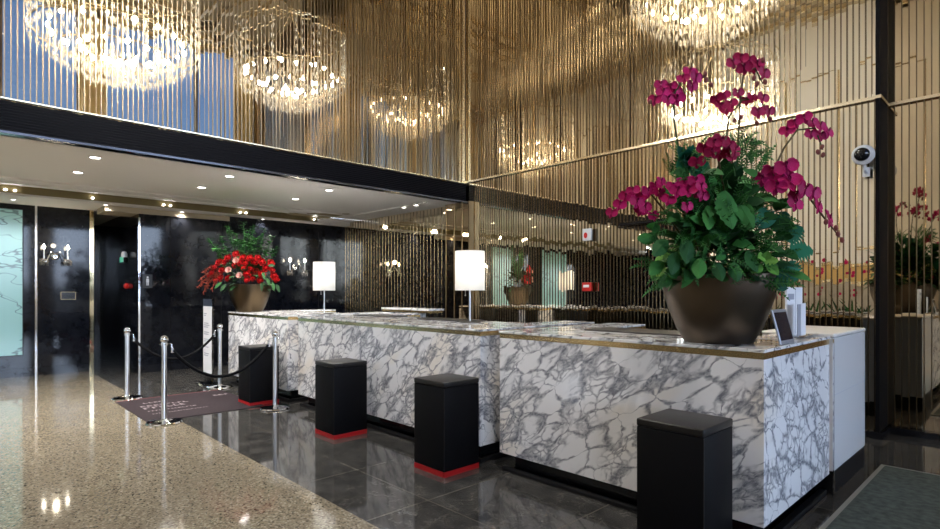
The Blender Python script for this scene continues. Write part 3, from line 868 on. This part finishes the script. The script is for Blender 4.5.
# carpet at the right
t = thing('carpet', 'grey-green carpet on the floor right of the nearest desk', 'carpet', (.85, 3.9, 0))
obj('pile', MB().box(-1.78, 1.78, -1.68, 1.68, 0, .010), RUG, t)
mb = MB().box(-1.81, -1.78, -1.71, 1.71, 0, .008).box(1.78, 1.81, -1.71, 1.71, 0, .008).box(-1.78, 1.78, 1.68, 1.71, 0, .008).box(-1.78, 1.78, -1.71, -1.68, 0, .008)
obj('edging', mb, RUGEDGE, t)

# ------------------------------------------------------------------ small wall fittings
def sconce(loc, label):
    t = thing('wall_sconce', label, 'wall light', loc, 0, 'crystal candle sconces on the black walls')   # x outwards, y along wall
    obj('wall_plate', MB().lathe([(.05, 0), (.06, .02), (.03, .05)], n=20), CHROME, t, True, loc=(0, 0, 0)).rotation_euler = (0, PI / 2, 0)
    mb = MB()
    for s in (-1, 1):
        pts = []
        for i in range(13):
            q = i / 12; pts.append((.05 + .10 * math.sin(q * PI * .6), s * .165 * q, -.02 + .11 * math.sin(q * 2 * PI * .8) * (1 - q * .3)))
        mb.tube(pts, .008, 8)
    obj('arms', mb, CHROME, t, True)
    for s in (-1, 1):
        x, y, z = .05 + .10 * math.sin(PI * .6), s * .165, -.10
        obj('drip_pan', MB().lathe([(.012, 0), (.06, .012), (.062, .02), (.014, .016)], (x, y, z + .03), 20), CRYSTAL, t, True)
        m2 = MB()
        for k in range(10):
            a = 2 * PI * k / 10; cx, cy = x + .056 * math.cos(a), y + .056 * math.sin(a); w = .011
            m2.add([(cx - w, cy, z), (cx, cy - w, z), (cx + w, cy, z), (cx, cy + w, z), (cx, cy, z + .035), (cx, cy, z - .07)], [(0, 1, 4), (1, 2, 4), (2, 3, 4), (3, 0, 4), (1, 0, 5), (2, 1, 5), (3, 2, 5), (0, 3, 5)])
        obj('crystal_drops', m2, CRYSTAL, t)
        obj('candle', MB().tube([(x, y, z + .05), (x, y, z + .22)], .010, 10), WHITEPL, t)
        obj('bulb', MB().lathe([(.008, 0), (.02, .02), (.022, .035), (.012, .06), (.002, .085)], (x, y, z + .22), 12), BULB, t, True)
    lamp('sconce_glow', 'POINT', (.18, 0, .2), 2.5, (1, .85, .62), t, .04)
sconce((XD + .001, 1.43, 2.03), 'two-arm crystal sconce on the black marble beside the mint panel')
sconce((XB + .001, 5.39, 1.92), 'two-arm crystal sconce on the black wall behind the red flowers')

t = thing('plaque', 'small dark plaque with a brass rim below the left sconce', 'plaque', (XD, 1.62, 1.355))
obj('plate', MB().box(.0, .010, -.10, .10, -.06, .06), BLACKGLOSS, t)
obj('rim', MB().box(0, .013, -.11, .11, .06, .068).box(0, .013, -.11, .11, -.068, -.06).box(0, .013, -.11, -.1, -.06, .06).box(0, .013, .1, .11, -.06, .06), BAR, t)
t = thing('restroom_sign', 'small black sign with a white figure on the far black wall', 'sign', (XB, 2.64, 1.61))
obj('plate', MB().box(0, .012, -.075, .075, -.12, .12), pmat('charcoal_sign', (.03, .03, .03), .4), t)
mb = MB().box(.0122, .014, -.022, .022, -.02, .045).box(.0122, .014, -.018, -.003, -.075, -.02).box(.0122, .014, .003, .018, -.075, -.02)
m3 = MB().lathe([(.001, .0), (.018, .0)], n=14, cap=False); m3.v = [(.013, v[0], v[1] + .068) for v in m3.v]; mb.add(m3.v, m3.f)
obj('figure', mb, WHITEPL, t)
t = thing('exit_sign', 'small green lit sign in the dark corridor', 'sign', (-12.1, 2.5, 2.03))
obj('face', MB().box(-.14, .14, -.034, -.03, -.05, .05), EXITGREEN, t)
obj('housing', MB().box(-.15, .15, -.03, .01, -.06, .06), BLACKMATT, t)
o = obj('detector', MB().lathe([(.05, 0), (.05, .06), (.03, .10)], n=16), WHITEPL, None, True, loc=(-11.75, 2.44, 2.06)); tag(o, 'small white wall unit beside the green sign', 'detector')
o = obj('alarm_lamp', MB().lathe([(.05, 0), (.055, .04), (.03, .07)], n=16), REDPL, None, True, loc=(-11.78, 2.509, 1.53)); o.rotation_euler = (PI / 2, 0, 0); tag(o, 'small round red lamp on the dark corridor wall', 'alarm')

t = thing('wall_mounted_alarm', 'white box with red button high on the mirrored wall', 'alarm', (-4.468, 6.56, 2.225))
obj('box', MB().box(-.07, .07, -.04, .0, -.085, .085), WHITEPL, t, bevel=.006)
m3 = MB().lathe([(.001, .0), (.03, .0)], n=18, cap=False); m3.v = [(v[0] - .015, -.042, v[1] * 1.4 - .01) for v in m3.v]
obj('button', m3, REDPL, t)
t = thing('wall_mounted_call_point', 'red box with white label on the mirrored wall', 'alarm', (-4.468, 6.56, 1.495))
obj('box', MB().box(-.072, .072, -.045, .0, -.06, .06), REDPL, t, bevel=.006)
obj('label_plate', MB().box(-.05, .045, -.047, -.0452, -.008, .028), WHITEPL, t)

t = thing('wall_mounted_camera', 'round white security camera with dark lens high on mirrored wall', 'camera', (-1.241, 6.56, 2.746))
R1 = Matrix.Rotation(math.radians(100), 4, 'X') @ Matrix.Rotation(math.radians(-6), 4, 'Y')
def rot_mb(m, R, off): m.v = [tuple(R @ Vector(v) + Vector(off)) for v in m.v]; return m
RR = Vector((.25, -.95, -.2)).to_track_quat('Z', 'Y').to_matrix().to_4x4()
obj('housing', rot_mb(MB().lathe([(.03, -.07), (.07, -.055), (.092, -.01), (.095, .02), (.085, .04), (.07, .046)], n=36), RR, (0, -.14, .0)), WHITEPL, t, True)
obj('lens_dome', rot_mb(MB().lathe([(.066, .04), (.062, .055), (.045, .075), (.02, .086), (.001, .088)], n=32, cap=False), RR, (-.012, -.14, .008)), BLACKGLOSS, t, True)
obj('bracket', MB().tube([(0, -.09, -.06), (0, -.08, -.13), (0, -.02, -.15), (0, .0, -.15)], .016, 10).box(-.03, .03, -.012, 0, -.19, -.10), WHITEPL, t)
o = obj('wall_rod', MB().tube([(-.42, 0, 0), (.42, 0, 0)], .022, 12).tube([(-.3, 0, 0), (-.3, .06, 0)], .01, 8).tube([(.3, 0, 0), (.3, .06, 0)], .01, 8), BLACKGLOSS, None, True, loc=(-3.52, 6.52, 2.32))
tag(o, 'slim black horizontal rod on the mirrored wall behind the orchids', 'wall fitting')

# ------------------------------------------------------------------ flower bowls
BOWL_PROF = [(.20, 0), (.205, .01), (.245, .08), (.285, .18), (.318, .28), (.336, .36), (.342, .42), (.334, .425), (.325, .40), (.30, .33), (.001, .33)]
FWD = Vector((-.723, .691, 0)); RGT = Vector((.691, .723, 0)); UP = Vector((0, 0, 1))

# orchid flower mesh, facing +Z, radius about 1
def orchid_mesh():
    mb = MB()
    def petal(ang, L, W, cup, sq=.75, lift=0.):
        ca, sa = math.cos(ang), math.sin(ang); rows = []
        for i in range(6):
            q = i / 5; w = W * (math.sin(PI * min(1., q * .93 + .05)) ** sq); x = .06 + q * L
            z = lift + cup * q * q
            rows.append([(x, -w, z + .07), (x, -w * .5, z - .02), (x, 0, z + .03), (x, w * .5, z - .02), (x, w, z + .07)])
        vs = [(x * ca - y * sa, x * sa + y * ca, z) for r in rows for (x, y, z) in r]
        mb.add(vs, [(5 * i + j, 5 * i + j + 1, 5 * i + j + 6, 5 * i + j + 5) for i in range(5) for j in range(4)])
    for a in (90, 212, 328): petal(math.radians(a), .92, .32, -.10, .8, -.02)
    for a in (8, 172): petal(math.radians(a), .98, .58, .02, .55, .03)
    mb.cur = 1
    petal(math.radians(270), .38, .17, .16, .8, .08); mb.sphere((0, 0, .12), .09, 8, 5)
    return mesh_of('orchid_flower', mb, [PETAL, LIP], True), None
OM, _ = orchid_mesh()
OM_R = OM.copy(); OM_R.name = 'orchid_flower_crimson'; OM_R.materials[0] = PETAL_R
mbb = MB().sphere((0, 0, 0), 1, 8, 6, 1.4); BUDM = mesh_of('bud', mbb, BUD, True)

def sub(name, me, parent, loc, scale, direction=None, spin=0.):
    o = bpy.data.objects.new(name, me); COL.objects.link(o); o.parent = parent; o.location = loc; o.scale = (scale,) * 3
    if direction is not None:
        q = Vector(direction).to_track_quat('Z', 'Y'); o.rotation_mode = 'QUATERNION'; o.rotation_quaternion = q @ Euler((0, 0, spin)).to_quaternion()
    return o

random.seed(21)
BC = Vector((-1.445, 3.545, 1.118))
t = thing('orchid_arrangement', 'bronze bowl of magenta orchids and green foliage on the nearest desk', 'flower arrangement', tuple(BC))
obj('bowl', MB().lathe(BOWL_PROF, n=64), BRONZE, t, True)
obj('soil', MB().lathe([(.001, .385), (.15, .39), (.318, .37)], n=32, cap=False), pmat('dark_moss', (.012, .016, .008), .9), t)
KX = 1 / 161.
def at(px, py, D, base):
    return FWD * D + RGT * ((px - 470) / 554 * D) + UP * (1.437 + (291 - py) / 554 * D) - base
def P(px, py, dep=0.):
    return at(px, py, 3.494 + dep, BC)
sprays = [
  # (stem pixel path with depth, flowers, buds, mesh, size)
  ([(690, 240, 0), (682, 170, 0), (674, 120, -.02), (673, 95, -.05), (685, 76, -.05), (702, 76, -.03), (713, 86, 0)],
   [(655, 99), (663, 92), (671, 86), (677, 98), (668, 99), (683, 78), (690, 71), (696, 76), (692, 85), (661, 84), (675, 90)], [(705, 74), (706, 80), (711, 85), (650, 102)], OM, .046, -.06),
  ([(735, 230, 0), (738, 150, 0), (740, 100, 0), (744, 72, -.02), (755, 68, -.02), (763, 84, 0)],
   [(733, 62), (741, 57), (749, 60), (744, 67), (757, 64), (752, 68), (764, 72)], [(754, 78), (757, 84), (765, 82), (763, 60)], OM_R, .046, 0.),
  ([(728, 230, .03), (726, 150, .02), (728, 118, 0), (742, 100, -.02), (760, 98, 0), (769, 118, 0)],
   [(717, 98), (724, 95), (731, 103), (726, 109), (738, 92), (746, 100), (752, 97), (721, 105), (758, 111), (763, 97), (769, 110)], [(741, 117), (735, 120), (757, 123), (770, 119)], OM_R, .044, -.03),
  ([(722, 250, -.05), (724, 190, -.12), (718, 158, -.18), (710, 148, -.2)],
   [(704, 147), (712, 151), (721, 140), (729, 145), (731, 156), (735, 149), (720, 153), (697, 161), (714, 142)], [], OM_R, .046, -.40),
  ([(745, 240, 0), (764, 190, .02), (784, 148, .02), (797, 130, 0), (815, 128, 0), (823, 150, 0)],
   [(787, 130), (795, 122), (804, 117), (812, 122), (820, 125), (828, 131), (811, 133), (821, 135)], [(822, 147), (818, 152), (823, 155)], OM, .045, 0.),
  ([(740, 240, -.05), (755, 195, -.1), (775, 172, -.14), (800, 185, -.14), (822, 215, -.1), (842, 240, -.08)],
   [(762, 178), (772, 170), (783, 176), (776, 186), (790, 181), (796, 193), (805, 188), (813, 191), (795, 203), (786, 166), (829, 218), (818, 205)], [(826, 222), (836, 228), (838, 234), (842, 240)], OM, .060, -.36),
  ([(690, 250, -.05), (668, 215, -.1), (648, 190, -.12), (628, 195, -.12), (612, 214, -.1)],
   [(612, 212), (620, 204), (626, 196), (633, 190), (637, 201), (641, 195), (648, 190), (645, 207), (655, 185), (661, 181), (653, 215), (659, 192), (640, 210)], [(609, 216)], OM, .043, -.24),
  ([(700, 255, -.08), (686, 215, -.15), (680, 195, -.18), (696, 183, -.2)],
   [(669, 199), (678, 190), (688, 189), (696, 180), (701, 186), (703, 194), (684, 182), (687, 206), (694, 193), (673, 186)], [], OM, .046, -.38),
]
for path, fl, bu, me, size, dep in sprays:
    sp = obj('orchid_spray', MB().tube([P(*q) for q in path], [.006] * (len(path) - 1) + [.003], 6), STEM, t, True)
    cx = sum(f[0] for f in fl) / len(fl)
    for (px, py) in fl:
        d = -FWD + RGT * ((px - cx) / 45 + ru(-.35, .35)) + UP * ru(-.35, .25)
        sub('flower', me, sp, P(px, py, dep + ru(-.05, .05)), size * ru(.88, 1.12), d, PI + ru(-.35, .35))
    for (px, py) in bu: sub('bud', BUDM, sp, P(px, py, dep * .6 + ru(-.02, .02)), .013, UP + RGT * ru(-.5, .5))

# foliage of the orchid bowl
def dome_dir(a, e): return Vector((math.cos(a) * math.cos(e), math.sin(a) * math.cos(e), math.sin(e)))
core = Vector((0, 0, .48))
mb = MB()
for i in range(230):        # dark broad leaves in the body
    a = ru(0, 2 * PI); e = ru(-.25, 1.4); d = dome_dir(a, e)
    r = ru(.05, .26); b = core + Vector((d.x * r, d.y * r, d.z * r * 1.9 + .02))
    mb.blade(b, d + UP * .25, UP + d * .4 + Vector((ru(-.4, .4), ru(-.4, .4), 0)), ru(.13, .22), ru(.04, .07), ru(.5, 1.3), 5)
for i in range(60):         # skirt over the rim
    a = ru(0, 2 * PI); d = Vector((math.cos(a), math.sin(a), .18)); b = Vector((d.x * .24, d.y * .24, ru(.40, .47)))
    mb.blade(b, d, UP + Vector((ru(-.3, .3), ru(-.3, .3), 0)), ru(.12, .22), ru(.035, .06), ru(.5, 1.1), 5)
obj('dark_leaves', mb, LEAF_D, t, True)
mb = MB()
for i in range(170):
    a = ru(0, 2 * PI); e = ru(-.2, 1.3); d = dome_dir(a, e)
    r = ru(.16, .30); b = core + Vector((d.x * r, d.y * r, d.z * r * 2.0))
    mb.frond(b, d + UP * .3, UP + d * .3 + Vector((ru(-.4, .4), ru(-.4, .4), 0)), ru(.10, .19), ru(.03, .055), ru(.5, 1.4), 10)
for (px, py, dp) in ((735, 135, -.02), (742, 150, -.03), (750, 140, 0), (758, 150, .0), (680, 150, -.05), (688, 142, 0), (698, 148, .02), (672, 152, 0)):
    for k in range(4): mb.frond(P(px, py + 22, dp), UP + RGT * ru(-.8, .8) - FWD * ru(-.1, .7), -FWD, ru(.13, .20), ru(.03, .045), ru(.4, 1), 10)
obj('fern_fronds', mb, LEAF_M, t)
mb = MB()
for (px, py, dp, dx, dy, L, W) in ((765, 258, -.36, -.5, 0.1, .08, .032), (762, 262, -.36, .8, .2, .085, .032), (764, 262, -.36, .1, .9, .07, .03), (766, 264, -.37, .5, -.5, .09, .035), (762, 264, -.37, -.8, -.4, .10, .035)):
    mb.blade(P(px, py, dp), RGT * dx + UP * dy - FWD * .35, -FWD + UP * .5, L, W, .4, 5)
for i in range(26):
    a = math.radians(ru(150, 245)); d = RGT * math.cos(a) * 1.0 - FWD * abs(math.sin(a)) * .9 + UP * ru(-.1, .35)
    b = P(ru(672, 700), ru(245, 275), ru(-.2, .0)); mb.frond(b, d, UP - FWD * .3, ru(.12, .22), ru(.035, .055), ru(.6, 1.2), 10)
for i in range(8):
    mb.blade(P(ru(660, 678), ru(255, 278), -.2), -RGT * ru(.4, 1) - FWD * .4 + UP * ru(-.5, .3), UP - FWD * .6, ru(.10, .15), ru(.03, .045), .9, 5)
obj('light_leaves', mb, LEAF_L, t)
mb = MB()
for (px, py, dx, dy, dp) in ((786, 262, .4, -.7, -.18), (790, 252, .9, .2, -.15), (784, 240, .7, .7, -.1), (776, 232, .2, .7, -.2), (779, 270, .1, -.9, -.25), (768, 228, -.3, .8, -.26)):
    mb.blade(P(px, py, dp), RGT * dx + UP * dy - FWD * .15, -FWD + UP * .25, .13, .085, .35, 5, 0, .5)
obj('split_leaves', mb, LEAF_T, t, True)
mb = MB()
for (px, py, dp, n, L) in ((686, 160, -.10, 16, .10), (694, 168, -.12, 12, .09)):
    for k in range(n):
        a = k * 2.4; q = .25 + .75 * k / n
        mb.blade(P(px, py, dp), (RGT * math.cos(a) + UP * math.sin(a)) * q - FWD * (1.15 - q), -FWD, L * (.6 + .5 * q), .032, .2, 4)
obj('rosette', mb, LEAF_T, t, True)
mb = MB()                  # leaves in the front of the dome
for k in range(75):
    px = ru(655, 792); py = ru(168, 284); lim = 26 + (py - 130) * .38
    if abs(px - 722) > lim: continue
    dp = -.30 * math.sqrt(max(0, 1 - ((px - 722) / (lim + 8)) ** 2)) - .02
    mb.blade(P(px, py, dp), RGT * ((px - 722) / 60 + ru(-.7, .7)) + UP * ru(-.5, .8) - FWD * .45, -FWD + UP * ru(.2, .8) + RGT * ru(-.5, .5), ru(.09, .15), ru(.022, .042), ru(.4, 1.1), 5)
obj('broad_leaves', mb, LEAF_M2, t, True)
mb = MB()
for k in range(270):
    px = ru(650, 795); py = ru(140, 288); lim = 20 + (py - 130) * .36
    if abs(px - 722) > lim: continue
    dp = -.30 * math.sqrt(max(0, 1 - ((px - 722) / (lim + 8)) ** 2)) - .035
    mb.frond(P(px, py, dp), RGT * ((px - 722) / 55 + ru(-.6, .6)) + UP * ru(-.4, .9) - FWD * .4, -FWD + UP * ru(.1, .8) + RGT * ru(-.4, .4), ru(.10, .18), ru(.028, .045), ru(.5, 1.2), 9)
obj('fern_front', mb, LEAF_M2, t)
mb = MB()                  # large rounded leaves low at the sides and in the middle
for (px, py, dx, dy, L, W, dp) in ((725, 190, .05, -1, .24, .10, -.36), (712, 205, -.3, -.9, .16, .06, -.35), (740, 205, .4, -.9, .16, .06, -.35), (668, 240, -.7, -.5, .15, .06, -.30), (678, 252, -.4, -.8, .15, .06, -.34),
        (664, 262, -.9, -.5, .13, .05, -.3), (690, 240, -.3, -.8, .15, .065, -.36), (700, 258, -.2, -.7, .13, .055, -.38), (748, 250, .2, -.8, .14, .06, -.37), (734, 262, 0, -.8, .12, .055, -.39), (655, 240, -.9, .2, .13, .05, -.22), (716, 262, .1, -.7, .12, .05, -.39)):
    mb.blade(P(px, py, dp), RGT * dx + UP * dy - FWD * .35, -FWD + UP * .3 + RGT * ru(-.4, .4), L, W * .8, .35, 5, -.22, .13)
obj('round_leaves', mb, LEAF_M2, t)

# red arrangement
random.seed(5)
RC = Vector((-8.60, 3.48, 1.118))
t = thing('red_flower_arrangement', 'bronze bowl of red roses, pink proteas and tall greenery on the far desk', 'flower arrangement', tuple(RC))
obj('bowl', MB().lathe([(r * .93, z) for r, z in BOWL_PROF], n=48), pmat('golden_bronze_bowl', (.080, .058, .035), .34, 1.), t, True)
K2 = 8.62 / 554
def Q(px, py, dep=0.): return at(px, py, 8.62 + dep, RC)
def rose_mesh():
    mb = MB()
    for k in range(16):
        a = k * 2.4; q = k / 15; d = Vector((math.cos(a) * q, math.sin(a) * q, 1.15 - q * .8))
        mb.blade(Vector((0, 0, -.3)) + Vector((math.cos(a), math.sin(a), 0)) * .15, d, -Vector((math.cos(a), math.sin(a), 0)) + UP * .3, .85, .42, -.9 + q * .9, 4, -.3, peak=.6)
    mb.sphere((0, 0, 0), .42, 8, 6)
    return mesh_of('rose_bloom', mb, ROSE, True)
def protea_mesh():
    mb = MB()
    for ring, (n, sp, L) in enumerate(((8, .15, .9), (12, .5, 1.0), (14, .95, 1.0))):
        for k in range(n):
            a = 2 * PI * (k + ring * .5) / n; d = Vector((math.cos(a) * sp, math.sin(a) * sp, .8))
            mb.blade((0, 0, -.2), d, -Vector((math.cos(a), math.sin(a), -.2)), L, .16, -.2, 4)
    return mesh_of('protea_bloom', mb, PROTEA, True)
RM, PM = rose_mesh(), protea_mesh()
for (px, py) in ((236.5, 261), (229, 270.5), (240, 276)):
    sub('protea', PM, t, Q(px, py, -.34), .075, -FWD + UP * .4)
for (px, py) in ((236, 254), (219, 262), (222, 270), (212, 273), (215, 267), (209, 276), (228, 258), (225, 262), (246, 263), (251, 268), (243, 258), (254, 263), (247, 274), (256, 272), (253, 278), (240, 263), (262, 262), (266, 268), (258, 258), (262, 274), (221, 278), (228, 278), (247, 280), (272, 270), (274, 276), (276, 279), (271, 263), (216, 280), (250, 258), (235, 265), (260, 280), (244, 268)):
    sub('rose', RM, t, Q(px, py, -.30 + abs(px - 243) / 36 * .16 + ru(-.03, .03)), ru(.055, .075), -FWD + UP * .5 + RGT * ((px - 243) / 50 + ru(-.3, .3)))
mb = MB()
for i in range(90):
    a = ru(0, 2 * PI); e = ru(-.3, 1.2); d = dome_dir(a, e); b = Vector((d.x * .2, d.y * .2, .45 + d.z * .25))
    mb.blade(b, d + UP * .2, UP + d * .4, ru(.16, .28), ru(.03, .055), ru(.5, 1.3), 5)
for (px, py, dx, dy) in ((262, 272, .5, -.6), (266, 278, .8, -.9), (272, 282, .5, -1), (268, 266, .8, .2), (222, 282, -.7, -.6), (226, 284, -.3, -.5), (262, 282, .1, -.8), (276, 284, .7, -1.)):
    mb.blade(Q(px, py, -.28), RGT * dx + UP * dy - FWD * .4, -FWD + UP * .5, .15, .026, .6, 6)
obj('leaves', mb, LEAF_D, t, True)
for (px, top, lean) in ((211, 238, -.25), (221, 236, -.10), (229, 226, -.05), (236, 233, 0), (243, 222, .02), (248, 230, .04), (256, 238, .07), (263, 228, .15), (270, 236, .2), (217, 246, -.2), (240, 240, -.02), (252, 224, .1), (275, 246, .2)):
    mb = MB(); A = Q(243 + (px - 243) * .4, 280, ru(-.1, .1)); B = Q(px + lean * 10, top, ru(-.15, .15)); pts = []
    for i in range(9):
        q = i / 8; pts.append(A.lerp(B, q) + RGT * (math.sin(q * 3) * .02))
    mb.tube(pts, .004, 5, False)
    for i in range(80):
        q = .25 + .75 * rnd() ** 1.4; p = A.lerp(B, q) + RGT * (math.sin(q * 3) * .02); a = ru(0, 2 * PI)
        d = RGT * math.cos(a) + FWD * math.sin(a) + UP * ru(-.1, .7)
        mb.blade(p, d, UP + Vector((ru(-.5, .5), ru(-.5, .5), 0)), ru(.05, .10), ru(.012, .022), .6, 3)
    obj('leafy_sprig', mb, LEAF_M if rnd() > .35 else LEAF_D, t)
for (x1, y1) in ((203, 272), (197, 288), (200, 280), (203, 293), (208, 268), (206, 284), (212, 290)):
    mb = MB(); A = Q(222, 275, -.1); B = Q(x1, y1, -.2); C = (A + B) / 2 + UP * .16; pts = []
    for i in range(11):
        q = i / 10; pts.append(A * (1 - q) ** 2 + C * 2 * q * (1 - q) + B * q * q)
    mb.tube(pts, .005, 5)
    for i in range(60):
        q = ru(.2, 1); p = A * (1 - q) ** 2 + C * 2 * q * (1 - q) + B * q * q
        mb.blade(p, Vector((ru(-1, 1), ru(-1, 1), ru(-1, .3))), UP + Vector((ru(-1, 1), ru(-1, 1), 0)), .045, .010, .3, 2)
    obj('drooping_spray', mb, AMAR, t)

# planter with red orchids along the cream wall (seen in the mirror)
random.seed(9)
t = thing('planter_box', 'long dark planter of red flowers below the cream wall, seen mirrored', 'planter', (-3.4, YB + .75, 0))
obj('box', MB().box(-2.2, 2.2, -.2, .2, 0, .6), BLACKGLOSS, t, bevel=.01)
mb = MB()
for i in range(120): mb.blade((ru(-2.1, 2.1), ru(-.1, .1), .6), (ru(-.6, .6), ru(-.6, .6), 1), (ru(-1, 1), 1, 0), ru(.3, .8), .03, .5, 4)
obj('leaves', mb, LEAF_D, t)
mb = MB()
for i in range(70): mb.sphere((ru(-2.1, 2.1), ru(-.15, .15), ru(1.3, 2.2)), ru(.03, .06), 7, 5)
obj('red_blooms', mb, PETAL_R, t)

# ------------------------------------------------------------------ world, camera
w = bpy.data.worlds.new('sky'); S.world = w; w.use_nodes = True; nt = w.node_tree
bg = nt.nodes['Background']
tc = nt.nodes.new('ShaderNodeTexCoord'); sp = nt.nodes.new('ShaderNodeSeparateXYZ'); nt.links.new(tc.outputs['Generated'], sp.inputs[0])
r = nt.nodes.new('ShaderNodeValToRGB'); nt.links.new(sp.outputs['Z'], r.inputs['Fac'])
els = [(0., (.4, .45, .5)), (.02, (4.6, 5.4, 6.8)), (.185, (4.6, 5.8, 7.6)), (.20, (.10, .19, .40)), (.6, (.025, .075, .24))]
while len(r.color_ramp.elements) < len(els): r.color_ramp.elements.new(.5)
for e, (pos, c) in zip(r.color_ramp.elements, els): e.position = pos; e.color = (*c, 1)
nt.links.new(r.outputs['Color'], bg.inputs['Color']); bg.inputs['Strength'].default_value = 1.3

sun = lamp('sun', 'SUN', (20, 0, 30), 3.0, (1, .95, .88), rot=(0, math.radians(-42), math.radians(15)))  # added so the lit pavement bounces light up onto the soffit
sun.data.angle = .01
cam = bpy.data.cameras.new('camera'); co = bpy.data.objects.new('camera', cam); COL.objects.link(co)
co.location = (0, 0, 1.437); co.rotation_euler = (PI / 2, 0, math.atan2(.723, .691))
cam.sensor_width = 36; cam.lens = 554 / 940 * 36; cam.shift_y = 26.5 / 940; cam.clip_start = .05
S.camera = co

S.view_settings.view_transform = 'Standard'; S.view_settings.look = 'None'; S.view_settings.gamma = 1
S.view_settings.use_curve_mapping = False; S.view_settings.exposure = 0.70
S.cycles.use_denoising = True
S.cycles.max_bounces = 14; S.cycles.glossy_bounces = 9; S.cycles.diffuse_bounces = 4; S.cycles.transparent_max_bounces = 16
S.cycles.sample_clamp_indirect = 6; S.cycles.caustics_reflective = False; S.cycles.caustics_refractive = False
